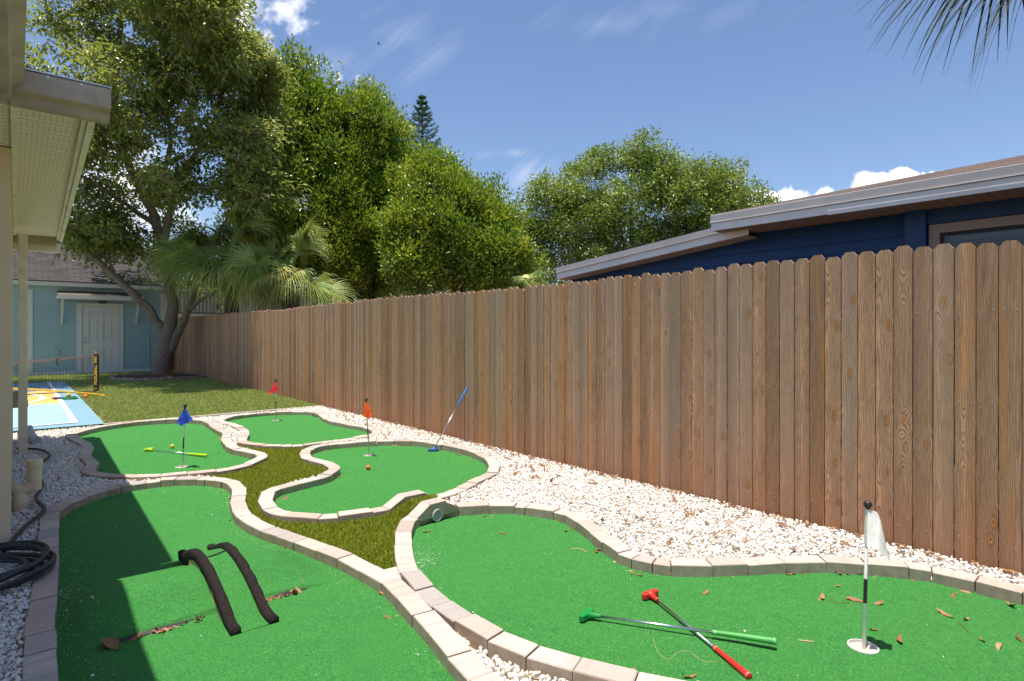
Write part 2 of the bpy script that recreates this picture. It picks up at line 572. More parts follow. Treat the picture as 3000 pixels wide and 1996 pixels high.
def shingle_mat(name, c0, c1):
    m, t = new_mat(name)
    uvn = t.n('ShaderNodeUVMap', uv_map='UVMap').outputs[0]
    br = t.n('ShaderNodeTexBrick', {'Vector': uvn, 'Color1': (*c0, 1), 'Color2': (*c1, 1), 'Mortar': (0.03, 0.028, 0.027, 1), 'Scale': 1.0,
                                    'Mortar Size': 0.008, 'Brick Width': 0.30, 'Row Height': 0.14, 'Bias': -0.1})
    oc = t.n('ShaderNodeTexCoord').outputs['Object']
    f = t.noise(oc, 90.0, 3.0, 0.7)
    c = t.mix(1.0, br.outputs[0], t.ramp(f, [(0.3, (0.7, 0.7, 0.7)), (0.7, (1, 1, 1))]), 'MULTIPLY')
    finish(t, c, 0.9, 0.0, br.outputs['Fac'], -0.6, 0.01, 0.2)
    return m


def stucco_mat(name, col, scale=220.0, bs=0.5, var=0.06):
    m, t = new_mat(name)
    oc = t.n('ShaderNodeTexCoord').outputs['Object']
    f = t.noise(oc, 2.5, 5.0, 0.6)
    c = t.ramp(f, [(0.3, tuple(x * (1 - var) for x in col)), (0.7, tuple(x * (1 + var) for x in col))])
    b = t.noise(oc, scale, 4.0, 0.6)
    finish(t, c, 0.8, 0.0, b, bs, 0.004, 0.25)
    return m


M = {
    'turf': turf_mat(),
    'paver': kerb_mat(),
    'wood': wood_mat(),
    'leaf': leaf_litter_mat(),
    'soil': simple('soil', (0.17, 0.12, 0.085), 0.95, var=0.3, scale=30, bs=0.6, bscale=80, spec=0.1),
    'stonebed': simple('stone_dust', (0.60, 0.53, 0.44), 0.95, var=0.25, scale=60, bs=0.6, bscale=120, spec=0.1),
    'pebble': tint_mat('white_marble_pebble', [(0.0, (0.78, 0.71, 0.62)), (0.4, (0.85, 0.80, 0.735)), (0.75, (0.88, 0.85, 0.80)), (0.93, (0.76, 0.66, 0.53)), (1.0, (0.52, 0.42, 0.32))], 0.62, 90.0, 0.35, 0.004, 0.07, 40.0),
    'olive_base': simple('olive_turf_backing', (0.13, 0.15, 0.013), 0.95, var=0.3, scale=90, bs=0.8, bscale=200, spec=0.1),
    'olive': foliage_mat('olive_turf_blades', [(0.145, 0.195, 0.010), (0.26, 0.325, 0.018), (0.37, 0.44, 0.038), (0.54, 0.56, 0.13)], (0.3, 0.27, 0.03), 0.25, 0.5, 0.3),
    'lawn_base': simple('lawn_backing', (0.27, 0.30, 0.10), 0.95, var=0.3, scale=25, bs=0.8, bscale=120, spec=0.1),
    'lawn': foliage_mat('lawn_blades', [(0.18, 0.27, 0.05), (0.30, 0.40, 0.09), (0.42, 0.49, 0.15), (0.58, 0.53, 0.25)], (0.3, 0.3, 0.06), 0.25, 0.5, 0.3),
    'metal': simple('chrome', (0.72, 0.72, 0.74), 0.28, 1.0, var=0.04, scale=20),
    'pole': simple('grey_pole', (0.50, 0.50, 0.49), 0.35, 0.0, var=0.06, scale=30),
    'polewhite': simple('white_pole', (0.86, 0.83, 0.78), 0.4, 0.0, var=0.06, scale=30),
    'black': simple('black_plastic', (0.018, 0.018, 0.02), 0.45, var=0.2, scale=30),
    'hose': simple('black_rubber_hose', (0.028, 0.030, 0.036), 0.38, var=0.3, scale=25, bs=0.2, bscale=150),
    'cup': simple('white_cup', (0.60, 0.57, 0.55), 0.4, var=0.05),
    'pvc': simple('cream_pvc', (0.74, 0.58, 0.43), 0.4, var=0.06, scale=6, dirt=(0.42, 0.33, 0.24)),
    'pvcwhite': simple('white_pvc', (0.62, 0.66, 0.60), 0.4, var=0.06),
    'pipe_shade': simple('pipe_mouth_shade', (0.30, 0.31, 0.29), 0.5, var=0.1),
    'foam': simple('black_foam', (0.030, 0.024, 0.023), 0.9, var=0.45, scale=120, bs=1.0, bscale=170, spec=0.12),
    'ply': simple('plywood', (0.55, 0.38, 0.21), 0.7, var=0.15, scale=40),
    'mulch': simple('mulch', (0.17, 0.095, 0.055), 0.95, var=0.5, scale=40, bs=1.0, bscale=60, spec=0.1),
    'court': simple('court_blue', (0.20, 0.36, 0.45), 0.75, var=0.06, scale=3, bs=0.15, bscale=150, dirt=(0.24, 0.37, 0.43)),
    'court_pale': simple('court_pale_blue', (0.32, 0.46, 0.52), 0.75, var=0.06, scale=3, bs=0.15, bscale=150),
    'court_yellow': simple('court_yellow', (0.72, 0.44, 0.12), 0.75, var=0.06, scale=3, bs=0.15, bscale=150),
    'court_white': simple('court_white', (0.74, 0.72, 0.72), 0.75, var=0.06, scale=6),
    'tan': stucco_mat('tan_stucco', (0.62, 0.37, 0.19)),
    'cream': stucco_mat('cream_paint', (0.70, 0.53, 0.36), 150, 0.2),
    'gutter': simple('weathered_gutter', (0.43, 0.335, 0.26), 0.6, var=0.18, scale=5, dirt=(0.22, 0.15, 0.10), bs=0.1),
    'guttercream': simple('cream_gutter', (0.82, 0.68, 0.53), 0.5, var=0.1, scale=5, dirt=(0.35, 0.27, 0.18)),
    'metaledge': simple('galvanised_edge', (0.55, 0.55, 0.57), 0.35, 0.7, var=0.1, scale=10),
    'shedblue': stucco_mat('pale_blue_stucco', (0.36, 0.50, 0.57)),
    'white': simple('white_paint', (0.72, 0.71, 0.70), 0.5, var=0.04, scale=4),
    'navy': simple('navy_siding', (0.012, 0.058, 0.185), 0.5, var=0.12, scale=3, bs=0.1, bscale=200, dirt=(0.018, 0.07, 0.21)),
    'grey_trim': simple('grey_white_trim', (0.44, 0.42, 0.42), 0.5, var=0.06, scale=4, dirt=(0.38, 0.35, 0.34)),
    'white_trim': simple('white_trim', (0.88, 0.84, 0.81), 0.5, var=0.05, scale=4, dirt=(0.74, 0.68, 0.64)),
    'taupe': simple('taupe_trim', (0.34, 0.27, 0.235), 0.6, var=0.08, scale=5),
    'blind': simple('blind_slat', (0.20, 0.18, 0.175), 0.5, var=0.1),
    'dark': simple('dark_interior', (0.02, 0.018, 0.018), 0.6, var=0.2),
    'iron': simple('black_iron', (0.02, 0.02, 0.022), 0.5, var=0.2),
    'steel': simple('galvanised_steel', (0.42, 0.43, 0.44), 0.45, 0.6, var=0.12, scale=12),
    'shingle': shingle_mat('brown_shingle', (0.19, 0.135, 0.105), (0.12, 0.085, 0.07)),
    'shingle_grey': shingle_mat('grey_shingle', (0.10, 0.09, 0.085), (0.06, 0.055, 0.055)),
    'bark': tint_mat('bark', [(0.0, (0.25, 0.19, 0.145)), (1.0, (0.36, 0.285, 0.225))], 0.9, 45.0, 0.9, 0.02, 0.25, 14.0),
    'bark_dark': tint_mat('dark_bark', [(0.0, (0.10, 0.075, 0.055)), (1.0, (0.15, 0.115, 0.09))], 0.9, 45.0, 0.9, 0.02, 0.25, 14.0),
    'f_big': foliage_mat('shade_tree_leaves', [(0.085, 0.125, 0.026), (0.15, 0.205, 0.045), (0.24, 0.295, 0.075), (0.40, 0.41, 0.14)], (0.45, 0.50, 0.08), 0.48, 0.27, 0.8),
    'f_bright': foliage_mat('bright_tree_leaves', [(0.052, 0.121, 0.018), (0.112, 0.233, 0.025), (0.234, 0.372, 0.036), (0.562, 0.545, 0.054)], (0.40, 0.50, 0.03), 0.34, 0.30, 0.6),
    'f_oak': foliage_mat('oak_leaves', [(0.093, 0.173, 0.030), (0.170, 0.282, 0.042), (0.301, 0.406, 0.064), (0.521, 0.541, 0.106)], (0.36, 0.42, 0.06), 0.36, 0.34, 0.55),
    'f_pine': foliage_mat('pine_needles', [(0.049, 0.114, 0.044), (0.085, 0.171, 0.060), (0.124, 0.225, 0.074)], (0.1, 0.18, 0.04), 0.2, 0.5, 0.3),
    'f_palm': foliage_mat('palm_leaf', [(0.121, 0.213, 0.048), (0.229, 0.338, 0.070), (0.403, 0.476, 0.110), (0.807, 0.675, 0.222)], (0.24, 0.30, 0.05), 0.28, 0.38, 0.45),
    'f_palm_backlit': foliage_mat('palm_leaf_backlit', [(0.03, 0.045, 0.012), (0.06, 0.075, 0.018), (0.11, 0.10, 0.02), (0.28, 0.18, 0.05)], (0.2, 0.2, 0.03), 0.15, 0.4, 0.4),  # darker palm leaf, the backlit look is put into its colour
    'f_weed': foliage_mat('weed_leaf', [(0.12, 0.17, 0.03), (0.24, 0.28, 0.05)], (0.3, 0.34, 0.05), 0.3, 0.5, 0.3),
}
for k, c in {'red': (0.62, 0.030, 0.022), 'green': (0.010, 0.26, 0.045), 'blue': (0.020, 0.085, 0.36), 'lime': (0.50, 0.72, 0.02), 'orange': (0.80, 0.16, 0.015),
             'yellow': (0.78, 0.46, 0.015)}.items():
    M['p_' + k] = simple(k + '_plastic', c, 0.35, var=0.06, scale=20)
M['p_greengrip'] = simple('green_rubber_grip', (0.07, 0.36, 0.07), 0.5, var=0.08, scale=20)
M['p_bluegrip'] = simple('blue_rubber_grip', (0.03, 0.16, 0.50), 0.5, var=0.08, scale=20)
M['p_paddle'] = simple('blue_paddle', (0.13, 0.15, 0.36), 0.5, var=0.1, scale=20)
for k, c in {'white': (0.90, 0.88, 0.85), 'blue': (0.010, 0.055, 0.38), 'red': (0.62, 0.022, 0.03), 'orange': (0.72, 0.10, 0.015)}.items():
    m, t = new_mat(k + '_flag_cloth')
    oc = t.n('ShaderNodeTexCoord').outputs['Object']
    f = t.noise(oc, 40.0, 3.0, 0.6)
    cc = t.ramp(f, [(0.3, tuple(x * 0.85 for x in c)), (0.7, c)])
    p = t.n('ShaderNodeBsdfPrincipled', {'Base Color': cc, 'Roughness': 0.6, 'Specular IOR Level': 0.3})
    tr = t.n('ShaderNodeBsdfTranslucent', {'Color': cc})
    mx = t.n('ShaderNodeMixShader', {0: 0.22, 1: p.outputs[0], 2: tr.outputs[0]})
    t.n('ShaderNodeOutputMaterial', {0: mx.outputs[0]})
    M['flag_' + k] = m
# window glass
m, t = new_mat('window_glass')
gl = t.n('ShaderNodeBsdfGlossy', {'Color': (0.9, 0.9, 0.9, 1), 'Roughness': 0.02})
tp = t.n('ShaderNodeBsdfTransparent', {'Color': (0.75, 0.75, 0.75, 1)})
mx = t.n('ShaderNodeMixShader', {0: 0.035, 1: tp.outputs[0], 2: gl.outputs[0]})
t.n('ShaderNodeOutputMaterial', {0: mx.outputs[0]})
M['glass'] = m
# vented soffit board: ribs across the eave with rows of punched holes
m, t = new_mat('vented_soffit')
uvn = t.n('ShaderNodeUVMap', uv_map='UVMap').outputs[0]
sp = t.n('ShaderNodeSeparateXYZ', {0: uvn})
su = t.math('FRACT', t.math('MULTIPLY', sp.outputs[0], 1 / 0.20))
rib = t.math('LESS_THAN', t.math('ABSOLUTE', t.math('SUBTRACT', su, 0.93)), 0.06)
zone = t.math('LESS_THAN', t.math('ABSOLUTE', t.math('SUBTRACT', su, 0.42)), 0.33)
br = t.n('ShaderNodeTexBrick', {'Vector': uvn, 'Color1': (1, 1, 1, 1), 'Color2': (1, 1, 1, 1), 'Mortar': (0, 0, 0, 1), 'Scale': 1.0,
                                'Mortar Size': 0.0035, 'Brick Width': 0.016, 'Row Height': 0.024, 'Mortar Smooth': 0.3})
hole = t.math('MULTIPLY', zone, t.math('SUBTRACT', 1.0, t.n('ShaderNodeSeparateColor', {0: br.outputs[0]}).outputs[0]))
hole = t.math('MULTIPLY', hole, 0.5)
c = t.mix(t.math('MULTIPLY', rib, 0.8), (0.95, 0.76, 0.66), (0.55, 0.41, 0.33))
c = t.mix(hole, c, (0.30, 0.23, 0.15))
hh = t.math('SUBTRACT', 1.0, t.math('MAXIMUM', rib, hole))
finish(t, c, 0.6, 0.0, hh, 0.5, 0.006, 0.3)
M['soffit'] = m
# brown vented soffit of the neighbour
m, t = new_mat('brown_soffit')
uvn = t.n('ShaderNodeUVMap', uv_map='UVMap').outputs[0]
sp = t.n('ShaderNodeSeparateXYZ', {0: uvn})
su = t.math('FRACT', t.math('MULTIPLY', sp.outputs[0], 1 / 0.10))
rib = t.math('LESS_THAN', su, 0.10)
c = t.mix(rib, (0.24, 0.18, 0.145), (0.11, 0.08, 0.065))
finish(t, c, 0.6, 0.0, rib, -0.4, 0.006, 0.3)
M['soffit_brown'] = m
# ---------------------------------------------------------------- ground
ZT = -0.055          # level of the putting turf; kerb tops are z = 0

def plane(name, poly, z, mat, kind='structure'):
    me = raw_mesh(name, [(x, y, z) for x, y in poly], [tuple(range(len(poly)))], mat)
    return struct(link(name, me), kind)


plane('ground', [(-600, -60), (600, -60), (600, 1200), (-600, 1200)], -0.16, simple('far_ground', (0.10, 0.11, 0.04), 0.95, var=0.3, scale=0.5, spec=0.1))
S_LAWN = 9.72
N_COURT = 0.93
xy = lambda s, n: sn(s, n)[:2]
plane('gravel_bed', [xy(-1.0, -3.0), xy(-1.0, 3.98), xy(S_LAWN, 3.98), xy(S_LAWN, -3.0)], -0.062, M['stonebed'])
plane('lawn', [xy(S_LAWN, -4.0), xy(S_LAWN, 3.98), xy(26, 3.98), xy(26, -4.0)], -0.012, M['lawn_base'])
plane('lot_behind_fence', [xy(-8, 4.03), xy(-8, 40), xy(60, 40), xy(60, 4.03)], -0.05, M['soil'])

# the painted sport court
plane('sport_court', [xy(9.73, -4.0), xy(9.73, N_COURT), xy(18.65, N_COURT + 0.04), xy(18.65, -4.0)], 0.0, M['court'])
plane('court_infill', [xy(10.09, -4.0), xy(10.09, 0.60), xy(13.05, 0.60), xy(13.05, -4.0)], 0.004, M['court_pale'])
plane('court_key', [xy(13.05, -4.0), xy(13.05, 0.60), xy(15.86, 0.60), xy(15.86, -4.0)], 0.004, M['court_yellow'])
cl = MB()
def strip(s0, s1, n0, n1, z=0.008):
    cl.add([(*xy(s0, n0), z), (*xy(s0, n1), z), (*xy(s1, n1), z), (*xy(s1, n0), z)], [(3, 2, 1, 0)])
strip(10.03, 10.09, -4.0, 0.665)
strip(10.092, 18.65, 0.60, 0.665)
ring = []
for i in range(41):
    a = math.radians(-80 + 160 * i / 40)
    for r in (1.98, 2.07):
        ring.append((*xy(14.3 + r * math.sin(a), -1.62 + r * math.cos(a)), 0.0085))
cl.add(ring, [(2 * i, 2 * i + 1, 2 * i + 3, 2 * i + 2) for i in range(40)])
struct(cl.build('court_lines', M['court_white']))

# ---------------------------------------------------------------- putting beds: inner top edges of the kerbs, traced round
px_A = [(178, 2090), (174, 1996), (170, 1951), (164, 1890), (162, 1833), (164, 1778), (169, 1735), (171, 1697), (172, 1645), (171, 1600), (172, 1550), (172, 1512),
        (181, 1494), (211, 1473), (243, 1459), (293, 1442), (335, 1430), (374, 1422), (412, 1416), (463, 1409), (510, 1405.5), (578, 1404), (605, 1405.5), (635, 1409),
        (658, 1415), (673, 1423), (679, 1433), (678, 1455), (676, 1464), (674, 1479), (681, 1498), (692, 1514), (724, 1537), (768, 1556), (816, 1573), (868, 1592), (929, 1614),
        (979, 1633), (1033, 1660), (1066, 1680), (1100, 1697), (1125, 1712), (1143, 1731), (1168, 1759), (1212, 1807), (1250, 1849), (1294, 1903), (1347, 1965), (1378, 1996),
        (1440, 2075), (1470, 2220), (1380, 2390), (1000, 2480), (500, 2450), (220, 2300)]
px_B = [(221, 1273), (240, 1266), (264, 1259), (319, 1247.6), (379, 1239), (438, 1234), (505, 1230.6), (560, 1230.6), (588, 1233), (605, 1240), (618, 1250), (636, 1262), (652, 1269.5),
        (649, 1279), (650, 1292), (656, 1303), (664, 1311), (683, 1318.5), (708, 1322.5), (733, 1328), (749, 1333), (752, 1340), (740, 1346.5), (719, 1356), (691, 1365), (642, 1374),
        (586, 1380), (512, 1387), (440, 1391.5), (361, 1391.5), (306, 1386.5), (284, 1381), (279, 1374), (289, 1363), (292, 1355), (283, 1348), (272, 1341), (267, 1332), (271, 1320), (276, 1308), (266, 1298), (249, 1290), (232, 1282)]
px_C = [(657, 1231.7), (662, 1226), (678, 1221), (700, 1217.5), (727, 1213.6), (774, 1209), (810, 1207), (850, 1206), (888, 1206), (914, 1208), (930, 1212), (940, 1220), (952, 1228), (967, 1234),
        (1001, 1241), (1035, 1247), (1060, 1250), (1080, 1257), (1092, 1265), (1085, 1270), (1073, 1273), (1003, 1285), (933, 1294), (903, 1298), (859, 1301.5), (804, 1302), (753, 1298.5), (730, 1294),
        (723, 1288), (725, 1281), (731, 1270), (728, 1259), (714, 1250.5), (691, 1241), (670, 1236)]
px_E = [(908, 1326), (915, 1317), (935, 1309.5), (965, 1304), (1001, 1299.6), (1051, 1296), (1087, 1293.5), (1132, 1292), (1183, 1292.3), (1210, 1294), (1250, 1297.5), (1294, 1304.5), (1326, 1311), (1357, 1318),
        (1378, 1324), (1400, 1332), (1416, 1341), (1428, 1353), (1433.5, 1367), (1432, 1378), (1421, 1388), (1397, 1399), (1373, 1410), (1330, 1430), (1290, 1447), (1262, 1455), (1195, 1471), (1120, 1485),
        (1083, 1490.5), (1053, 1495.5), (1000, 1501.8), (970, 1505), (945, 1506), (919, 1505), (880, 1503), (848, 1499), (820, 1490.5), (805, 1479), (798, 1467), (799, 1456), (804, 1444), (817, 1434.5),
        (845, 1427), (876, 1419), (920, 1407), (955, 1399), (977, 1390), (991, 1380), (997, 1370), (987, 1360), (969, 1353), (945, 1348), (928, 1344), (914, 1339)]
px_D = [(1205, 1560), (1206, 1548), (1212, 1533), (1224, 1521), (1245, 1510), (1270, 1502), (1298, 1495), (1345, 1489), (1372, 1486), (1431, 1484), (1500, 1484), (1554, 1490), (1600, 1496), (1622, 1500), (1649, 1508),
        (1682, 1528), (1718, 1554), (1757, 1586), (1782, 1605), (1805, 1620), (1830, 1631), (1858, 1640), (1905, 1651), (1960, 1659), (2047, 1662), (2100, 1661), (2149, 1659), (2224, 1655.5), (2295, 1651.5),
        (2360, 1649), (2439, 1649.5), (2550, 1657), (2668, 1667.5), (2741, 1678), (2868, 1710), (2970, 1734), (3040, 1755), (3180, 1810), (3330, 1930), (3300, 2080), (3050, 2190), (2600, 2150), (2300, 2065), (2140, 2022), (2019, 1996),
        (1924, 1981), (1838, 1961), (1773, 1947), (1696, 1928), (1636, 1912), (1549, 1884), (1495, 1861), (1446, 1841), (1389, 1804), (1354, 1779), (1321, 1759), (1293, 1737), (1267, 1717),
        (1248, 1700), (1233, 1682), (1221, 1655), (1212, 1625), (1208, 1595)]


def loop(px):
    P = np.array([g(u, v, 0.0)[:2] for u, v in px])
    if area(P) < 0:
        P = P[::-1]
    return resample(catmull(P, 5, True), 0.02)


beds = {k: loop(p) for k, p in zip('ABCED', (px_A, px_B, px_C, px_E, px_D))}
KW = 0.102


def kerb(P, zbase, label, skip=None):
    """pavers laid end to end round a loop, each a bevelled brick; one mesh"""
    m = len(P)
    t = np.roll(P, -3, axis=0) - np.roll(P, 3, axis=0)
    ang = np.unwrap(np.arctan2(t[:, 1], t[:, 0]))
    nr = np.stack([t[:, 1], -t[:, 0]], axis=1)
    nr /= np.linalg.norm(nr, axis=1)[:, None]
    cuts, i = [0], 0
    while i < m:
        L = 10
        j = min(i + L, m - 1)
        if abs(ang[j] - ang[i]) > 0.34:
            L = 5
        L = max(4, int(round(L * rng.uniform(0.88, 1.12))))
        i += L
        cuts.append(i)
    if m - cuts[-2] < 4:
        cuts.pop(-2)
    cuts[-1] = m
    vs, fs, tint, uv = [], [], [], []
    prev = 0.3
    for a, b in zip(cuts[:-1], cuts[1:]):
        p, q = P[a], P[b % m]
        if skip is not None and skip(0.5 * (p + q)):
            continue
        no, nq = nr[a], nr[b % m]
        z = zbase + rng.normal(0, 0.0024)
        dz = rng.normal(0, 0.0020)
        tq = (q - p) / (np.linalg.norm(q - p) + 1e-9)
        gp = rng.uniform(0.0012, 0.0038)
        ki = rng.normal(0, 0.0022)
        wv = KW + rng.normal(0, 0.001)
        c4 = [p + tq * gp + no * ki, q - tq * gp + nq * ki, q - tq * gp + nq * (wv + ki), p + tq * gp + no * (wv + ki)]
        cen = sum(c4) / 4
        base = len(vs)
        zz = [z, z + dz, z + dz, z]
        ch = rng.uniform(0.003, 0.0055)
        vs += [(*c, -0.12) for c in c4]
        vs += [(*c, h - ch) for c, h in zip(c4, zz)]
        vs += [(*(c + (cen - c) / np.linalg.norm(cen - c) * ch * 1.3), h) for c, h in zip(c4, zz)]
        for k in range(4):
            k2 = (k + 1) % 4
            fs.append((base + k, base + k2, base + 4 + k2, base + 4 + k))
            fs.append((base + 4 + k, base + 4 + k2, base + 8 + k2, base + 8 + k))
        fs.append((base + 8, base + 9, base + 10, base + 11))
        tv = rng.choice([rng.uniform(0, 0.32), rng.uniform(0.2, 0.62), rng.uniform(0.62, 0.98), prev], p=[0.42, 0.27, 0.2, 0.11])
        prev = tv
        tint += [tv] * 12
        Ln = np.linalg.norm(q - p)
        o = rng.integers(0, 40) * 0.5
        for _ in range(3):
            uv += [(0, o), (Ln, o), (Ln, o + 0.1), (0, o + 0.1)]
    me = raw_mesh('paver_kerb', vs, fs, M['paver'], {'tint': tint}, uv=uv)
    o = link('paver_kerb', me)
    return tag(o, label, 'kerb', 'paver kerbs round the putting beds')


kerb(beds['A'], 0.000, 'low paver kerb round the near left bed with the humped turf and black foam rails')
kerb(beds['B'], 0.004, 'low paver kerb round the blue flag bed, wavy on its shaded gravel side')
kerb(beds['C'], -0.003, 'low paver kerb round the small farthest bed with the red flag')
kerb(beds['E'], 0.002, 'low paver kerb round the middle bed with the orange flag and orange ball')
kerb(beds['D'], 0.006, 'low paver kerb round the near right bed with the white flag and crossed putters')
# single paver that closes the gap where the left and right kerbs meet
b = MB()
q = [g(*p, 0)[:2] for p in [(1114, 1668), (1164, 1655), (1177, 1694), (1168, 1694)]]
b.prism(q, -0.1, -0.006, 0, 0.1)
tag(b.build('paver', M['paver'], bevel=0.003), 'single pale wedge of paver filling the corner at the tip of the olive turf', 'paver')
# straight concrete edging between lawn and beds
b = MB()
b.bsn(S_LAWN - 0.055, S_LAWN + 0.0, 0.93, 3.97, -0.10, 0.006)
tag(b.build('lawn_edging', simple('pale_concrete', (0.55, 0.48, 0.42), 0.85, var=0.12, scale=30, bs=0.4, bscale=150)), 'thin straight pale edging strip between the lawn and the gravel', 'edging')

cups = {'white': (2528.4, 1895.7, 'D'), 'blue': (533, 1368.5, 'B'), 'red': (808.5, 1232.5, 'C'), 'orange': (1082.6, 1334.6, 'E')}
CUP_R = 0.0545


def putting_green(name, P, holes, z=ZT):
    bm = bmesh.new()
    es = []
    for L in [offset(P, 0.04)[::3]] + [np.array([(cx + CUP_R * math.cos(a), cy + CUP_R * math.sin(a)) for a in np.linspace(0, 2 * math.pi, 33)[:-1]]) for cx, cy in holes]:
        vv = [bm.verts.new((x, y, z)) for x, y in L]
        es += [bm.edges.new((vv[i], vv[(i + 1) % len(vv)])) for i in range(len(vv))]
    bmesh.ops.triangle_fill(bm, edges=es, use_beauty=True, normal=(0, 0, 1))
    me = bpy.data.meshes.new(name)
    bm.to_mesh(me)
    bm.free()
    me.materials.append(M['turf'])
    return struct(link(name, me))


for k in 'BCED':
    hs = [g(u, v, ZT)[:2] for (u, v, bd) in cups.values() if bd == k]
    putting_green('putting_green', beds[k], hs)

# the left bed: turf drawn up over a hump that spans the bed, with a slit along its near foot
SLIT = 2.95
def sm(x):
    x = np.clip(x, 0, 1)
    return x * x * (3 - 2 * x)
def hump(s, n):
    up = 0.030 + 0.085 * sm((s - SLIT) / 0.28)
    dn = 1 - sm((s - 3.28) / 0.50)
    body = np.where(s < SLIT, 0.0, up * dn)
    edge = sm((n - 0.16) / 0.22) * (1 - sm((n - 1.02) / 0.30))
    front = 0.010 * sm((s - 2.7) / 0.25) * (s < SLIT)
    wave = 0.004 * np.sin(n * 9 + 1.0) * np.sin(s * 5)
    return (body + front) * edge + np.where(np.abs(s - 3.2) < 1.2, wave * edge, 0)
A = beds['A']
A2 = offset(A, 0.04)
sA, nA = A2 @ D, A2 @ N
ss = np.concatenate([np.arange(sA.min() - .05, SLIT - 0.0005, 0.025), [SLIT - 0.001, SLIT + 0.001], np.arange(SLIT + 0.025, sA.max() + .05, 0.025)])
nn = np.arange(nA.min() - .05, nA.max() + .05, 0.025)
Sg, Ng = np.meshgrid(ss, nn, indexing='ij')
V = np.stack([Sg * D[0] + Ng * N[0], Sg * D[1] + Ng * N[1], ZT + hump(Sg, Ng)], axis=-1).reshape(-1, 3)
ni, nj = Sg.shape
ii, jj = np.meshgrid(np.arange(ni - 1), np.arange(nj - 1), indexing='ij')
q = np.stack([ii * nj + jj, ii * nj + jj + 1, (ii + 1) * nj + jj + 1, (ii + 1) * nj + jj], axis=-1).reshape(-1, 4)
cen = V[q].mean(axis=1)[:, :2]
q = q[inside(A2, cen)][:, ::-1]
used, inv = np.unique(q, return_inverse=True)
struct(link('putting_green', raw_mesh('putting_green', V[used], inv.reshape(-1, 4), M['turf'], smooth=True)))
def zA(x, y):
    p = np.array([x, y])
    return ZT + float(hump(np.array(p @ D), np.array(p @ N)))

# ---------------------------------------------------------------- olive artificial grass between the beds
px_O = [(540, 1396), (590, 1395), (640, 1400), (684, 1412), (704, 1432), (703, 1468), (716, 1496), (760, 1530), (840, 1562), (900, 1588), (1000, 1630), (1062, 1664), (1112, 1690), (1180, 1690), (1190, 1660), (1178, 1600),
        (1176, 1555), (1192, 1522), (1228, 1506), (1268, 1492), (1283, 1480), (1272, 1464), (1258, 1463), (1190, 1475), (1125, 1496), (1060, 1505), (960, 1516), (850, 1509), (790, 1486), (772, 1462), (790, 1436), (850, 1415),
        (930, 1395), (968, 1380), (970, 1370), (950, 1360), (905, 1347), (890, 1333), (905, 1316), (940, 1301), (900, 1306), (860, 1308), (760, 1305), (712, 1296), (690, 1300), (706, 1311), (750, 1323),
        (768, 1335), (765, 1345), (735, 1359), (700, 1370), (640, 1380), (580, 1388)]
PO = np.array([g(u, v, -0.02)[:2] for u, v in px_O])
pa, pb = np.array(g(1284, 1496, 0)[:2]), np.array(g(1193, 1462, 0)[:2])     # axis of the tunnel hump
def zO(p):
    t = np.clip(((p - pa) @ (pb - pa)) / ((pb - pa) @ (pb - pa)), -0.2, 1.2)
    d = np.linalg.norm(p - (pa + t[:, None] * (pb - pa)), axis=1)
    return -0.050 + 0.078 * (1 - sm((d - 0.09) / 0.22))
lo, hi = PO.min(0), PO.max(0)
gx, gy = np.meshgrid(np.arange(lo[0], hi[0], 0.02), np.arange(lo[1], hi[1], 0.02), indexing='ij')
V = np.stack([gx.ravel(), gy.ravel()], axis=1)
V = np.column_stack([V, zO(V)])
ni, nj = gx.shape
ii, jj = np.meshgrid(np.arange(ni - 1), np.arange(nj - 1), indexing='ij')
q = np.stack([ii * nj + jj, (ii + 1) * nj + jj, (ii + 1) * nj + jj + 1, ii * nj + jj + 1], axis=-1).reshape(-1, 4)
q = q[inside(PO, V[q].mean(axis=1)[:, :2])]
used, inv = np.unique(q, return_inverse=True)
struct(link('olive_turf_base', raw_mesh('olive_turf_base', V[used], inv.reshape(-1, 4), M['olive_base'], smooth=True)))


def blades(name, pts, h, wd, mat, lean=0.5, label=None, cat=None):
    k = len(pts)
    a = rng.uniform(0, 2 * math.pi, k)
    hh = h * rng.uniform(0.6, 1.2, k)
    wv = wd * rng.uniform(0.7, 1.3, k)
    la = rng.uniform(0, 2 * math.pi, k)
    lm = rng.uniform(0.1, 1.0, k) * lean * hh
    side = np.stack([np.cos(a), np.sin(a), np.zeros(k)], 1) * wv[:, None] * 0.5
    ld = np.stack([np.cos(la), np.sin(la), np.zeros(k)], 1)
    b0 = pts
    mid = pts + ld * (lm * 0.35)[:, None] + np.array([0, 0, 1.0]) * (hh * 0.6)[:, None]
    tip = pts + ld * lm[:, None] + np.array([0, 0, 1.0]) * hh[:, None]
    v = np.stack([b0 - side, b0 + side, mid + side * 0.8, mid - side * 0.8, tip + side * 0.15, tip - side * 0.15], axis=1).reshape(-1, 3)
    o = np.arange(k) * 6
    f = np.concatenate([np.stack([o, o + 1, o + 2, o + 3], 1), np.stack([o + 3, o + 2, o + 4, o + 5], 1)])
    t = np.repeat(np.clip(rng.normal(0.45, 0.25, k), 0, 1), 6)
    ob = link(name, raw_mesh(name, v, f, mat, {'tint': t}))
    return struct(ob, 'stuff', label, cat)


def scatter(poly, dens):
    lo, hi = poly.min(0), poly.max(0)
    k = int((hi - lo).prod() * dens)
    p = rng.uniform(lo, hi, (k, 2))
    return p[inside(poly, p)]


kin = [inside_p for inside_p in beds.values()]
p = scatter(PO, 42000)
keep = np.ones(len(p), dtype=bool)
for P in beds.values():
    keep &= ~inside(offset(P, KW - 0.004), p)
p = p[keep]
blades('artificial_grass', np.column_stack([p, zO(p)]), 0.030, 0.0038, M['olive'], 0.75, 'short olive artificial grass between the putting beds', 'grass')

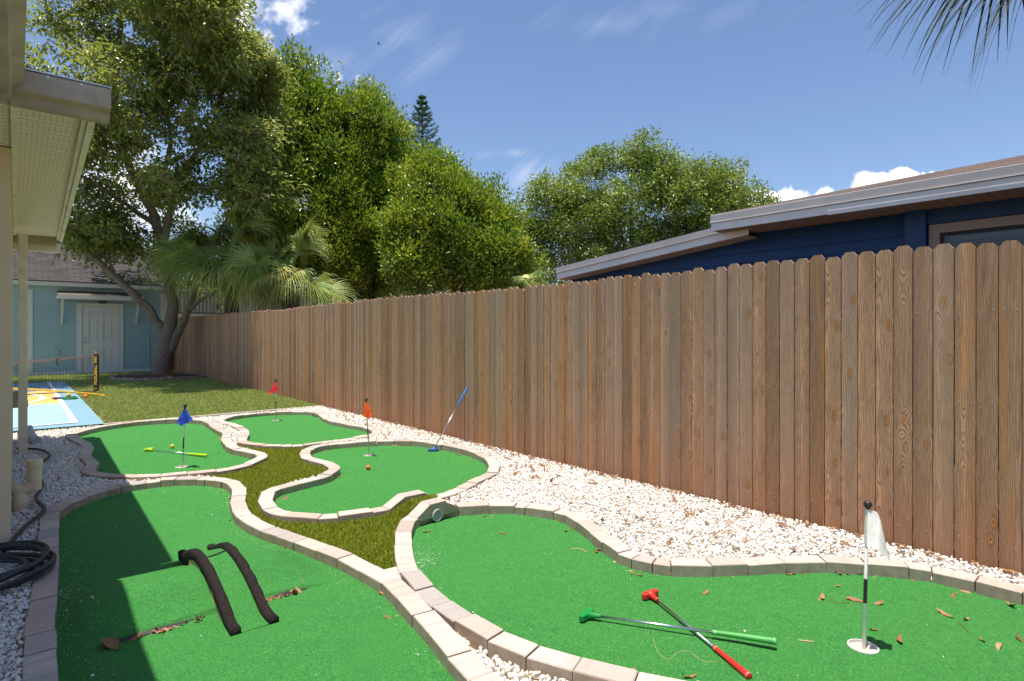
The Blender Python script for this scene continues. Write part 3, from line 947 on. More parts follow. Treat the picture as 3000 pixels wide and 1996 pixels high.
LW = np.array([xy(S_LAWN, N_COURT + .02), xy(S_LAWN, 3.95), xy(15, 3.95), xy(15, N_COURT + .02)])
p1 = scatter(LW, 5200)
LW2 = np.array([xy(15, N_COURT + .03), xy(15, 3.95), xy(21.7, 3.95), xy(21.7, -1.2), xy(18.7, -1.2), xy(18.7, N_COURT + .04)])
p2 = scatter(LW2, 2600)
p = np.vstack([p1, p2])
blades('lawn_grass', np.column_stack([p, np.full(len(p), -0.012)]), 0.036, 0.007, M['lawn'], 0.8, 'yellowish green lawn grass in front of the shed', 'grass')

# ---------------------------------------------------------------- white gravel
def ico_variants(k, sub=1):
    out = []
    for i in range(k):
        bm = bmesh.new()
        bmesh.ops.create_icosphere(bm, subdivisions=sub, radius=1.0)
        o = Vector((i * 7.3, i * 3.1, 0))
        for v in bm.verts:
            d = 1 + 0.42 * mnoise.noise(v.co * 0.9 + o) + 0.22 * mnoise.noise(v.co * 2.3 + o)
            v.co *= d
        for ax in range(3):      # a few broken flats
            nv = Vector(rng.normal(size=3)).normalized()
            for v in bm.verts:
                e = v.co.dot(nv) - 0.66
                if e > 0:
                    v.co -= nv * e * 0.85
        out.append((np.array([v.co[:] for v in bm.verts]), np.array([[v.index for v in f.verts] for f in bm.faces])))
        bm.free()
    return out


VAR = ico_variants(14, 2)
VARLO = ico_variants(10, 1)


def rot_mats(k):
    q4 = rng.normal(size=(k, 4))
    q4 /= np.linalg.norm(q4, axis=1)[:, None]
    a, b_, c, d = q4.T
    return np.stack([np.stack([1 - 2 * (c * c + d * d), 2 * (b_ * c - a * d), 2 * (b_ * d + a * c)], 1),
                     np.stack([2 * (b_ * c + a * d), 1 - 2 * (b_ * b_ + d * d), 2 * (c * d - a * b_)], 1),
                     np.stack([2 * (b_ * d - a * c), 2 * (c * d + a * b_), 1 - 2 * (b_ * b_ + c * c)], 1)], 1)


def pebbles(name, pts, rad, variants, label):
    vs, fs, ts, base = [], [], [], 0
    idx = rng.integers(0, len(variants), len(pts))
    for i, (vv, ff) in enumerate(variants):
        m = idx == i
        k = m.sum()
        if not k:
            continue
        sc = rad[m][:, None] * rng.uniform([0.85, 0.65, 0.5], [1.25, 1.0, 0.8], (k, 3))
        R = rot_mats(k)
        # flatter axis mostly upright: blend the random rotation with a spin about z
        v = np.einsum('kij,kvj->kvi', R, vv[None] * sc[:, None, :]) + pts[m][:, None, :]
        vs.append(v.reshape(-1, 3))
        fs.append((ff[None] + (np.arange(k) * len(vv))[:, None, None] + base).reshape(-1, 3))
        ts.append(np.repeat(np.clip(rng.beta(2.2, 2.0, k), 0, 1), len(vv)))
        base += k * len(vv)
    o = link(name, raw_mesh(name, np.vstack(vs), np.vstack(fs), M['pebble'], {'tint': np.concatenate(ts)}, smooth=True))
    return struct(o, 'stuff', label, 'gravel')


def gravel_points(s0, s1, n0, n1, dens):
    k = int((s1 - s0) * (n1 - n0) * dens)
    s, n = rng.uniform(s0, s1, k), rng.uniform(n0, n1, k)
    p = s[:, None] * D + n[:, None] * N
    ok = ~inside(PO, p)
    for P in beds.values():
        ok &= ~inside(offset(P, KW + 0.004), p)
    p = p[ok]
    a = p[:, 0] / np.maximum(p[:, 1], 0.01)
    ok = (p[:, 1] > 1.2) & (np.abs(a) < 1.02)
    return p[ok]


pn = gravel_points(-0.5, 4.6, -0.6, 3.97, 5200)
pf = gravel_points(4.6, S_LAWN - 0.06, -0.6, 3.97, 3300)
def gz(p, r, top):
    return np.column_stack([p, top - 0.045 * rng.random(len(p)) + 0 * r])
gapz = lambda p: np.where((p @ N > 0.9) & (p @ N < 2.2) & (p @ D < 3.4), -0.022, -0.002) + np.where(p @ N > 3.2, 0.012, 0.0)
r = 0.0065 + 0.0095 * rng.random(len(pn)) ** 1.8
pebbles('gravel', np.column_stack([pn, gapz(pn) - r * 0.7 - 0.024 * rng.random(len(pn))]), r, VAR[:6] + VARLO, 'crushed white marble gravel along the fence and between the near beds')
r = 0.0080 + 0.0095 * rng.random(len(pf)) ** 1.6
pebbles('gravel', np.column_stack([pf, gapz(pf) - r * 0.7 - 0.028 * rng.random(len(pf))]), r, VARLO, 'crushed white marble gravel farther back round the blue, red and orange flag beds')
# grit kicked on to the turf
gp = []
for P, k in ((beds['A'], 420), (beds['D'], 170), (beds['E'], 60), (beds['B'], 40)):
    L = offset(P, -0.02)
    for _ in range(k):
        c = L[rng.integers(len(L))]
        inn = -offset(P, 1.0)[0] + P[0]
        t = c + rng.normal(0, 0.05, 2)
        gp.append(t)
    gp += list(scatter(offset(P, -0.05), 9))
extra = np.array(g(1240, 1640, ZT)[:2])
gp += list(extra + rng.normal(0, [0.05, 0.11], (150, 2)))
ex2 = np.array(g(190, 1750, ZT)[:2])
gp += list(ex2 + rng.normal(0, [0.07, 0.5], (220, 2)) @ np.stack([N, D]) * 1.0)
gp = np.array(gp)
ok = np.zeros(len(gp), dtype=bool)
for P in beds.values():
    ok |= inside(offset(P, -0.006), gp)
gp = gp[ok]
zg = np.array([zA(*c) if inside(beds['A'], c[None])[0] else ZT for c in gp])
r = rng.uniform(0.0012, 0.0034, len(gp)) * np.where(rng.random(len(gp)) < 0.04, 2.2, 1)
pebbles('grit', np.column_stack([gp, zg + r * 0.3]), r, VARLO, 'white stone grit scattered over the green turf')
# ---------------------------------------------------------------- wooden fence
FN = 4.0
def fence():
    r = root('wooden_fence', sn(8, FN, 0), 'tall weathered brown dog ear picket fence running down the right side of the yard', 'fence')
    vs, fs, tint, uv, mi = [], [], [], [], []
    off = np.array(r.location)
    s = -5.0
    k = 0
    while s < 22.6:
        wd = 0.0915 + rng.normal(0, 0.0016)
        gap = 0.0036 + abs(rng.normal(0.0018, 0.0014)) + (0.003 if rng.random() < 0.08 else 0)
        # the top follows the photo's slightly uneven line
        top = 1.728 + 0.012 * math.sin(s * 0.9 + 0.5) + rng.normal(0, 0.009) - 0.022 * float(sm(np.array((s - 5) / 8.0)))
        front = FN + rng.normal(0, 0.0030)
        tw = rng.normal(0, 0.0012)
        th = 0.017
        ear = 0.022 + rng.normal(0, 0.001)
        c = 0.0235
        prof = [(0.0, -0.13), (wd, -0.13), (wd, top - ear - 0.004), (wd - c, top), (c, top), (0.0, top - ear - 0.004)]
        b0 = len(vs)
        for side in (0, 1):
            for (x, z) in prof:
                bow = 0.0015 * math.sin(z * 2 + k)
                vs.append(np.array(sn(s + x, front + side * th + tw * (x / wd - 0.5) * 2 + bow, z)) - off)
                uv.append((x - wd / 2, z))
                tint.append(k + 0.5)
        fs.append(tuple(b0 + i for i in (0, 1, 2, 3, 4, 5)))
        fs.append(tuple(b0 + 6 + i for i in (5, 4, 3, 2, 1, 0)))
        mi += [0, 0]
        for i in range(6):
            j = (i + 1) % 6
            fs.append((b0 + i, b0 + 6 + i, b0 + 6 + j, b0 + j))
            mi.append(0)
        if s < 6.0:                                   # galvanised nail heads, two to a rail
            for z in (0.125, 0.86, 1.36):
                for x in (0.022, wd - 0.022):
                    zz = z + rng.normal(0, 0.012)
                    cx = s + x + rng.normal(0, 0.003)
                    b1 = len(vs)
                    for a in range(8):
                        vs.append(np.array(sn(cx + 0.0044 * math.cos(a * math.pi / 4), front - 0.0022, zz + 0.0044 * math.sin(a * math.pi / 4))) - off)
                        uv.append((0, 0))
                        tint.append(0)
                    vs.append(np.array(sn(cx, front - 0.0034, zz)) - off)
                    uv.append((0, 0))
                    tint.append(0)
                    for a in range(8):
                        fs.append((b1 + a, b1 + 8, b1 + (a + 1) % 8))
                        mi.append(1)
        s += wd + gap
        k += 1
    link('picket_panel', raw_mesh('picket_panel', vs, fs, [M['wood'], M['steel']], {'tint': tint}, uv=uv, matidx=mi), r)
    for z in (0.12, 0.85, 1.36):
        m = MB()
        m.bsn(-5, 22.6, FN + 0.022, FN + 0.06, z - 0.045, z + 0.045, 0, 3.5)
        m.build('rail', M['wood_plain'], r)
    for s in np.arange(-4.4, 22.6, 2.44):
        m = MB()
        m.bsn(s - 0.045, s + 0.045, FN + 0.062, FN + 0.15, -0.2, 1.66, 0, 3.5)
        m.build('post', M['wood_plain'], r)


M['wood_plain'] = simple('plain_pine', (0.30, 0.21, 0.15), 0.85, var=0.2, scale=10)
fence()


# ---------------------------------------------------------------- cream house on the left
def house_left():
    r = root('cream_house', sn(6, -1, 0), 'cream and tan stucco house corner with wide vented soffit at the left edge', 'house')
    S0, S1, ZE = 4.637, 9.05, 2.36
    m = MB()
    m.bsn(S0, S0 + 0.12, -4.0, -0.075, -0.1, 2.36)          # wall that faces us
    m.build('end_wall', M['tan'], r)
    m = MB()
    m.bsn(S0 - 0.004, S1, -0.16, -0.02, -0.1, 2.352)
    m.build('side_wall', M['cream'], r)
    # soffit of the deep eave, a little wider at its far end
    q = [(3.72, -0.6), (3.72, 0.262), (8.72, 0.375), (8.72, -0.6)]
    P = [sn(s, n, ZE) for s, n in q] + [sn(s, n, ZE + 0.03) for s, n in q]
    off = np.array(r.location)
    vs = np.array(P) - off
    me = raw_mesh('soffit', vs, [(0, 1, 2, 3), (4, 7, 6, 5), (0, 4, 5, 1), (1, 5, 6, 2), (2, 6, 7, 3)], M['soffit'], uv=[(s, n) for s, n in q] * 2)
    link('soffit', me, r)
    m = MB()                                                # channel trim against the wall
    m.bsn(3.73, 8.72, -0.018, 0.006, ZE - 0.018, ZE - 0.002)
    m.build('wall_trim', M['guttercream'], r)
    m = MB()                                                # rake board along the outer edge: two steps
    for (a, b_, z0, z1) in ((0.262, 0.284, -0.024, 0.12), (0.286, 0.316, -0.040, 0.14)):
        qq = [(3.73, a), (3.73, b_), (8.80, b_ + 0.113), (8.80, a + 0.113)]
        m.box8([sn(s, n, ZE + z0) for s, n in qq] + [sn(s, n, ZE + z1) for s, n in qq])
    m.build('rake_board', M['guttercream'], r)
    # gutter across the near end, K profile drawn out along n
    prof = [(3.72, 2.335), (3.66, 2.335), (3.65, 2.375), (3.60, 2.385), (3.595, 2.478), (3.615, 2.486), (3.625, 2.478), (3.72, 2.478)]
    m = MB()
    k = len(prof)
    for n0, n1 in ((-0.02, 0.372),):
        vv = [sn(s, n0, z) for s, z in prof] + [sn(s, n1, z) for s, z in prof]
        m.add(vv, [tuple(range(k)), tuple(range(2 * k - 1, k - 1, -1))] + [(i, k + i, k + (i + 1) % k, (i + 1) % k) for i in range(k)])
    gt = m.build('gutter', M['gutter'], r)
    m = MB()
    m.bsn(3.592, 3.628, -0.02, 0.375, 2.4865, 2.492)
    for n in (0.12, 0.25):
        m.tube([sn(3.588, n, 2.47), sn(3.597, n, 2.47)], 0.006, 8)
    m.build('gutter_lip', M['metaledge'], gt)
    m = MB()                                                # corner piece where the two gutters meet
    m.bsn(3.585, 3.735, -0.06, -0.012, 2.345, 2.50)
    m.build('gutter_corner', M['gutter'], r, bevel=0.012)
    # gutter that comes towards us along the narrower eave
    prof = [(-0.10, 2.36), (-0.02, 2.36), (-0.008, 2.40), (0.030, 2.42), (0.034, 2.51), (0.024, 2.52), (-0.10, 2.52)]
    m = MB()
    k = len(prof)
    vv = [sn(3.59, n, z) for n, z in prof] + [sn(-1.5, n, z) for n, z in prof]
    m.add(vv, [tuple(range(k)), tuple(range(2 * k - 1, k - 1, -1))] + [(i, k + i, k + (i + 1) % k, (i + 1) % k) for i in range(k)])
    m.build('gutter', M['gutter'], r)
    m = MB()
    m.bsn(-1.5, 3.60, -0.14, -0.102, 2.33, 2.50)
    m.build('fascia', M['guttercream'], r)
    m = MB()
    m.bsn(-1.5, 3.70, -1.2, -0.142, 2.345, 2.365)
    m.build('soffit', M['cream'], r)
    # roof slabs that cast the shade
    m = MB()
    for (s0, s1, ne, zr) in ((-1.5, 3.66, -0.05, 2.50), (3.661, 8.8, 0.255, 2.435)):
        m.box8([sn(s0, ne, zr), sn(s1, ne + (0.1 if ne > 0 else 0), zr), sn(s1, -4, zr + .8), sn(s0, -4, zr + .8),
                sn(s0, ne, zr + .03), sn(s1, ne + (0.1 if ne > 0 else 0), zr + .03), sn(s1, -4, zr + .84), sn(s0, -4, zr + .84)])
    m.build('roof', M['shingle_plain'], r)
    # far end: beam and gutter, then the downspout
    m = MB()
    m.bsn(8.722, 8.80, -0.05, 0.372, 2.27, 2.359)
    m.build('beam', M['gutter'], r)
    prof = [(8.805, 2.19), (8.87, 2.19), (8.90, 2.24), (8.90, 2.30), (8.805, 2.30)]
    m = MB()
    k = len(prof)
    vv = [sn(s, -0.10, z) for s, z in prof] + [sn(s, 0.415, z) for s, z in prof]
    m.add(vv, [tuple(range(k)), tuple(range(2 * k - 1, k - 1, -1))] + [(i, k + i, k + (i + 1) % k, (i + 1) % k) for i in range(k)])
    for n in np.arange(-0.05, 0.4, 0.035):
        m.bsn(8.80, 8.8045, n, n + 0.006, 2.20, 2.295)
    m.build('gutter', M['guttercream'], r)
    c = g(67, 1325, -0.005)
    sc, nc = np.array(c[:2]) @ D, np.array(c[:2]) @ N
    m = MB()
    m.bsn(sc - 0.030, sc + 0.030, nc - 0.038, nc + 0.038, -0.06, 2.26)
    ds = m.build('downspout', M['guttercream'], r, bevel=0.006)
    for z in (0.17, 0.50, 1.40):
        m = MB()
        m.bsn(sc - 0.035, sc + 0.035, nc - 0.043, nc + 0.043, z - 0.03, z + 0.03)
        m.build('collar', M['guttercream'], ds)
    m = MB()
    m.bsn(8.2, 8.28, -0.03, 0.04, 0.44, 0.62)
    m.build('outlet_box', M['steel'], r, bevel=0.008)
    # ribbed kick-out elbow at the foot
    c = np.array(g(95, 1296, 0.0))
    a = np.array(g(86, 1277, 0.10)); bb = np.array(g(112, 1287, 0.03))
    m = MB()
    P = catmull([c + [-0.10, 0.05, 0.16], c + [-0.06, 0.03, 0.10], c + [0.0, 0.0, 0.045], c + [0.07, -0.03, 0.02]], 6)
    R = [0.048 + (0.005 if i % 2 else 0) for i in range(len(P))]
    m.tube(P, R, 8)
    m.build('kickout_elbow', M['elbow'], r)


M['elbow'] = simple('pale_metal_elbow', (0.50, 0.50, 0.50), 0.45, 0.2, var=0.1, scale=20)
M['shingle_plain'] = simple('roof_plain', (0.15, 0.12, 0.10), 0.9, var=0.2, scale=20)
house_left()


# ---------------------------------------------------------------- drain cleanout and hose
def cleanout():
    c = np.array(g(60, 1490, 0.0))
    r = root('drain_cleanout', tuple(c), 'cream plastic drain pipe with capped upright and curved elbow by the tan wall', 'drain pipe')
    e = np.array(g(60, 1490, -0.02))
    up = c + [0.045, 0.03, 0]
    m = MB()
    P = catmull([c + [0, 0, -0.05], c + [0, 0, 0.05], c + [-0.01, 0.005, 0.105], c + [-0.05, 0.02, 0.135], c + [-0.12, 0.05, 0.14]], 6)
    m.tube(P, 0.043, 16)
    m.build('elbow', M['pvc'], r, smooth=True)
    m = MB()
    m.tube([c + [0, 0, 0.022], c + [0, 0, 0.052]], 0.049, 16)
    m.tube(catmull([c + [-0.015, 0.0, 0.12], c + [0.03, 0.03, 0.135], c + [0.058, 0.05, 0.175]], 5), 0.040, 14)
    m.build('wye_joint', M['pvc'], r, smooth=False)
    m = MB()
    q = c + [0.058, 0.05, 0]
    m.tube([q + [0, 0, 0.12], q + [0, 0, 0.30]], 0.042, 16)
    m.build('upright', M['pvc'], r)
    m = MB()
    m.lathe(q, [(0.0435, 0.285), (0.0485, 0.287), (0.0485, 0.33), (0.045, 0.338), (0.0, 0.340)], 18)
    m.build('cap', M['pvc'], r)


cleanout()


def hose():
    K = lambda x, y: (x / 2.904, 1260 + y / 2.904)
    pth = [(150, 158), (240, 160), (330, 166), (400, 190), (425, 218), (395, 250), (335, 288), (316, 335), (330, 400), (362, 455), (345, 510), (308, 560), (318, 605), (360, 645), (378, 682),
           (345, 715), (280, 765), (215, 820), (150, 890), (95, 955), (45, 1010), (20, 1080)]
    P = [np.array(g(*K(x, y), 0.02)) for x, y in pth]
    c = np.array(g(-48, 1700, 0.0))
    loops = []
    rr = [0.24, 0.30, 0.22, 0.31, 0.26, 0.325, 0.28]
    th = math.radians(120)
    total = 7 * 24
    for i in range(total):
        k = i / 24
        a = th + i * 2 * math.pi / 24
        ra = np.interp(k, range(8), rr + [0.25])
        cx = 0.05 * math.sin(k * 1.9) - 0.05
        cy = 0.06 * math.cos(k * 2.3)
        z = 0.018 + 0.012 * (k % 3.2) + 0.014 * max(0, math.sin(a * 1.5 + k))
        loops.append(c + [cx + ra * math.cos(a), cy + ra * 0.98 * math.sin(a), z])
    m = MB()
    m.tube(catmull(P, 5), 0.0125, 10)
    m.tube(catmull(loops, 2), 0.0118, 10)
    o = m.build('garden_hose', M['hose'], None, smooth=True, loc=tuple(c))
    tag(o, 'black rubber garden hose coiled on the gravel and trailing along the wall', 'hose')


hose()


# ---------------------------------------------------------------- navy house over the fence
def house_right():
    WN, EN = 7.25, 6.67
    r = root('navy_house', sn(3, WN, 0), 'navy blue lap sided house with pale eaves behind the fence', 'house')
    off = np.array(r.location)
    SE, SL, SR = 6.98, 4.02, -5.0          # far wall end, end of the low wing, near end (out of view)
    ze = 2.515
    def ztop(s):
        return ze if s < SL else ze - 0.03 - (s - SL) * 0.0965
    # lap siding boards, each leaning out at its foot
    m = MB()
    for i in range(26):
        z0 = -0.1 + i * 0.125
        if z0 > 2.5:
            break
        z1 = z0 + 0.125
        # end of the board where the sloping eave cuts it
        se = SE if ztop(SE) > z1 else max(SL, SL + (ze - 0.03 - z1) / 0.0965)
        if z1 > ze - 0.03:
            se = SL
        for (a, b_) in ((SR, se),):
            m.box8([sn(a, WN - 0.024, z0), sn(b_, WN - 0.024, z0), sn(b_, WN + 0.1, z0), sn(a, WN + 0.1, z0),
                    sn(a, WN - 0.002, z1), sn(b_, WN - 0.002, z1), sn(b_, WN + 0.1, z1), sn(a, WN + 0.1, z1)])
    # wedge behind the rake where the cut boards stop
    m.add([sn(SL, WN, 2.0), sn(SE, WN, 2.0), sn(SE, WN, ztop(SE)), sn(SL, WN, ztop(SL + 0.001)), sn(SL, WN + .1, 2.0), sn(SE, WN + .1, 2.0), sn(SE, WN + .1, ztop(SE)), sn(SL, WN + .1, ztop(SL + .001))],
          [(0, 1, 2, 3), (7, 6, 5, 4), (1, 5, 6, 2)])
    m.build('siding', M['navy'], r)
    m = MB()
    m.bsn(SE + 0.002, SE + 0.06, WN - 0.02, WN + 5, -0.1, ztop(SE))
    m.build('end_wall', M['navy'], r)
    m = MB()
    m.bsn(1.885, 2.07, WN - 0.10, WN - 0.017, -0.1, ze - 0.002)
    m.build('corner_board', M['navy'], r)
    m = MB()
    m.bsn(SR, 1.883, WN - 0.045, WN - 0.018, 2.36, ze - 0.002)
    m.build('frieze_board', M['navy'], r)
    # window
    wd = link('window', None, r)
    def wpart(name, mb, mat):
        return mb.build(name, mat, wd)
    W0, W1, Z0, Z1 = -0.1, 1.865, 0.9, 2.35
    f = MB()
    t = 0.092
    y0, y1 = WN - 0.06, WN - 0.0255
    f.bsn(W0, W1, y0, y1, Z1 - t, Z1)
    f.bsn(W1 - t, W1, y0, y1, Z0 + t, Z1 - t)
    f.bsn(W0, W0 + t, y0, y1, Z0 + t, Z1 - t)
    f.bsn(W0, W1, y0, y1, Z0, Z0 + t)
    wpart('frame', f, M['taupe'])
    f = MB()
    for (a, b_, c0, c1) in ((W0 + t, W1 - t, Z1 - t - 0.035, Z1 - t - .001), (W1 - t - 0.035, W1 - t - .001, Z0 + t, Z1 - t - .036)):
        f.bsn(a, b_, WN - 0.045, WN - 0.0165, c0, c1)
    wpart('sash', f, M['dark'])
    f = MB()
    f.bsn(W0 + t, W1 - t - .036, WN - 0.0215, WN - 0.0185, Z0 + t, Z1 - t - .036)
    wpart('backing', f, M['dark'])
    f = MB()
    for i in range(24):
        z = Z1 - 0.215 - i * 0.036
        f.box8([sn(W0 + .1, WN - 0.028, z), sn(W1 - .17, WN - 0.028, z), sn(W1 - .17, WN - 0.0225, z + .010), sn(W0 + .1, WN - 0.0225, z + .010),
                sn(W0 + .1, WN - 0.028, z + 0.003), sn(W1 - .17, WN - 0.028, z + 0.003), sn(W1 - .17, WN - 0.0225, z + .013), sn(W0 + .1, WN - 0.0225, z + .013)])
    f.bsn(W0 + .1, W1 - .17, WN - 0.034, WN - 0.0225, Z1 - 0.185, Z1 - 0.14)
    wpart('blind', f, M['blind'])
    f = MB()
    f.bsn(W0 + t, W1 - t - .036, WN - 0.0405, WN - 0.0385, Z0 + t, Z1 - t - .036)
    wpart('pane', f, M['glass'])
    # eaves of the main roof
    q = [(SR, EN), (SL + 0.0, EN), (SL + 0.0, WN - 0.017), (SR, WN - 0.017)]
    vs = [np.array(sn(s, n, ze)) - off for s, n in q] + [np.array(sn(s, n, ze + 0.01)) - off for s, n in q]
    link('soffit', raw_mesh('soffit', vs, [(0, 1, 2, 3), (7, 6, 5, 4)], M['soffit_brown'], uv=[(s, n) for s, n in q] * 2), r)
    m = MB()
    m.bsn(SR, SL, EN - 0.022, EN - 0.001, ze - 0.004, ze + 0.105)
    m.bsn(SR, 2.64, EN - 0.030, EN - 0.0225, ze - 0.014, ze + 0.078)
    m.build('fascia', M['white_trim'], r)
    m = MB()
    prof = [(EN - 0.024, ze + 0.085), (EN - 0.030, ze + 0.088), (EN - 0.040, ze + 0.105), (EN - 0.040, ze + 0.185), (EN - 0.024, ze + 0.195), (EN - 0.001, ze + 0.19), (EN - 0.001, ze + 0.106), (EN - 0.024, ze + 0.106)]
    k = len(prof)
    vv = [sn(SR, n, z) for n, z in prof] + [sn(SL, n, z) for n, z in prof]
    m.add(vv, [tuple(range(k)), tuple(range(2 * k - 1, k - 1, -1))] + [(i, k + i, k + (i + 1) % k, (i + 1) % k) for i in range(k)])
    m.build('drip_edge', M['grey_trim'], r)
    m = MB()
    m.bsn(SR, SL + .002, EN - 0.046, EN - 0.041, ze + 0.093, ze + 0.101)
    m.build('trim_line', M['white_trim'], r)
    # sloping rake of the lower wing
    m = MB()
    def slant(s0, s1, za, zb, n0, n1, h0, h1):
        m.box8([sn(s0, n0, za + h0), sn(s1, n0, zb + h0), sn(s1, n1, zb + h0), sn(s0, n1, za + h0), sn(s0, n0, za + h1), sn(s1, n0, zb + h1), sn(s1, n1, zb + h1), sn(s0, n1, za + h1)])
    SW = 7.03
    za, zb = ze - 0.095, ze - 0.095 - (SW - SL) * 0.0965
    slant(SL - 0.35, SW, za + 0.35 * 0.0965, zb, WN - 0.34, WN - 0.322, 0.0, 0.10)
    m.build('fascia', M['white_trim'], r)
    m = MB()
    slant(SL - 0.0, SW, za, zb, WN - 0.36, WN - 0.322, 0.101, 0.19)
    slant(SL - 0.0, SW + .002, za, zb, WN - 0.367, WN - 0.361, 0.098, 0.106)
    m.build('drip_edge', M['grey_trim'], r)
    m = MB()
    slant(SL - 0.3, SW - .002, za + 0.3 * 0.0965, zb, WN - 0.321, WN + 3.0, 0.0, 0.012)
    m.build('soffit', M['taupe'], r)
    m = MB()
    slant(SL - 0.3, SW + 0.01, za + 0.3 * 0.0965, zb, WN - 0.325, WN + 4.0, 0.165, 0.192)
    m.build('roof', M['shingle_plain'], r)
    # main roof, hipped at the far end
    rz = ze + 0.195
    tz = 0.262
    depth = 3.4
    A0, A1 = (SR, EN - 0.03), (SL + 0.03, EN - 0.03)
    verts = [np.array(sn(A0[0], A0[1], rz)) - off, np.array(sn(A1[0], A1[1], rz)) - off, np.array(sn(A1[0] - 4.6, A1[1] + depth, rz + depth * tz)) - off, np.array(sn(A0[0], A0[1] + depth, rz + depth * tz)) - off,
             np.array(sn(A1[0], A1[1] + 2 * depth, rz)) - off]
    uv = [(A0[0], 0), (A1[0], 0), (A1[0] - 4.6, depth), (A0[0], depth), (A1[0], 0)]
    link('roof', raw_mesh('roof', verts, [(0, 1, 2, 3), (1, 4, 2)], M['shingle'], uv=uv), r)


house_right()


# ---------------------------------------------------------------- pale blue shed at the back of the yard
def shed():
    S0 = 21.8
    N0, N1, ZE = -1.2, 3.71, 2.60
    r = root('blue_shed', sn(S0, 1.7, 0), 'pale blue garden shed with white six panel door and grey shingle roof', 'shed')
    off = np.array(r.location)
    m = MB()
    m.bsn(S0, S0 + 0.15, N0, 1.49, 0.09, ZE)
    m.bsn(S0, S0 + 0.15, 1.49, 2.49, 2.06, ZE)
    m.bsn(S0, S0 + 0.15, 2.49, N1, 0.09, ZE)
    m.bsn(S0 + 0.15, S0 + 4.4, N1 - 0.15, N1, 0.09, ZE)
    m.build('wall', M['shedblue'], r)
    m = MB()
    m.bsn(S0 - 0.02, S0 + 4.4, N0, 1.40, -0.1, 0.09)
    m.bsn(S0 - 0.02, S0 + 4.4, 2.58, N1 + 0.02, -0.1, 0.09)
    m.build('base_board', M['white'], r)
    for n0, n1 in ((0.25, 0.385), (3.58, 3.715)):
        m = MB()
        m.bsn(S0 - 0.022, S0 - 0.002, n0, n1, 0.092, 2.47)
        m.build('corner_trim', M['white'], r)
    # door: frame, slab with six sunk panels, lever and lock
    m = MB()
    a, b_ = 1.405, 2.575
    m.bsn(S0 - 0.03, S0 + 0.02, a, a + 0.125, -0.08, 2.12)
    m.bsn(S0 - 0.03, S0 + 0.02, b_ - 0.125, b_, -0.08, 2.12)
    m.bsn(S0 - 0.03, S0 + 0.02, a + 0.125, b_ - 0.125, 2.02, 2.12)
    m.build('door_frame', M['white'], r)
    d0, d1 = 1.542, 2.44
    pan = []
    for c in (0.30, 0.70):
        cx = d0 + (d1 - d0) * c
        for z0, z1 in ((0.20, 0.78), (0.98, 1.60), (1.72, 1.90)):
            pan.append((cx - 0.115, cx + 0.115, z0, z1))
    m = MB()
    cuts_n = sorted({d0, d1, *[p[0] for p in pan], *[p[1] for p in pan]})
    cuts_z = sorted({-0.02, 2.012, *[p[2] for p in pan], *[p[3] for p in pan]})
    m.bsn(S0 + 0.030, S0 + 0.06, d0 - 0.03, d1 + 0.03, -0.06, 2.05)
    for i in range(len(cuts_n) - 1):
        for j in range(len(cuts_z) - 1):
            cn, cz = (cuts_n[i] + cuts_n[i + 1]) / 2, (cuts_z[j] + cuts_z[j + 1]) / 2
            if any(p[0] < cn < p[1] and p[2] < cz < p[3] for p in pan):
                continue
            m.bsn(S0 - 0.006, S0 + 0.0298, cuts_n[i], cuts_n[i + 1], cuts_z[j], cuts_z[j + 1])
    for p in pan:
        m.bsn(S0 + 0.006, S0 + 0.0299, p[0] + 0.028, p[1] - 0.028, p[2] + 0.028, p[3] - 0.028)
    dr = m.build('door', M['white'], r)
    m = MB()
    m.tube([sn(S0 - 0.007, d0 + 0.065, 0.93), sn(S0 - 0.06, d0 + 0.065, 0.93), sn(S0 - 0.062, d0 + 0.17, 0.925)], 0.012, 8)
    m.tube([sn(S0 - 0.007, d0 + 0.065, 0.93), sn(S0 - 0.016, d0 + 0.065, 0.93)], 0.034, 12)
    m.build('handle', M['steel'], dr)
    m = MB()
    m.tube([sn(S0 - 0.007, d0 + 0.065, 1.07), sn(S0 - 0.03, d0 + 0.065, 1.07)], 0.030, 12)
    m.build('lock', M['steel'], dr)
    # eave, gutter and roof
    m = MB()
    m.bsn(S0 - 0.36, S0 - 0.33, N0, 4.15, ZE - 0.02, ZE + 0.12)
    m.build('gutter', M['white'], r)
    m = MB()
    m.bsn(S0 - 0.33, S0 - 0.001, N0, 4.13, ZE + 0.001, ZE + 0.02)
    m.build('soffit', M['white'], r)
    run, rise = 2.7, 1.50
    q = [(S0 - 0.37, N0), (S0 - 0.37, 4.17), (S0 - 0.37 + run, 4.17), (S0 - 0.37 + run, N0), (S0 - 0.37 + 2 * run, 4.17), (S0 - .37 + 2 * run, N0)]
    z = [ZE + 0.125, ZE + 0.125, ZE + 0.125 + rise, ZE + 0.125 + rise, ZE + .125, ZE + .125]
    vs = [np.array(sn(s, n, zz)) - off for (s, n), zz in zip(q, z)]
    vs += [v - np.array([0, 0, 0.03]) for v in vs[:4]]
    link('roof', raw_mesh('roof', vs, [(0, 1, 2, 3), (3, 2, 4, 5), (6, 7, 1, 0), (7, 8, 2, 1)], M['shingle_grey'], uv=[(n, s * 1.15) for s, n in q] + [(n, s) for s, n in q[:4]]), r)
    # little lean-to hood over the door
    m = MB()
    a, b_ = 0.93, 3.00
    m.box8([sn(S0 - 0.62, a, 2.30), sn(S0 - 0.62, b_, 2.30), sn(S0 - 0.003, b_, 2.44), sn(S0 - 0.003, a, 2.44), sn(S0 - 0.62, a, 2.325), sn(S0 - 0.62, b_, 2.325), sn(S0 - 0.003, b_, 2.465), sn(S0 - 0.003, a, 2.465)])
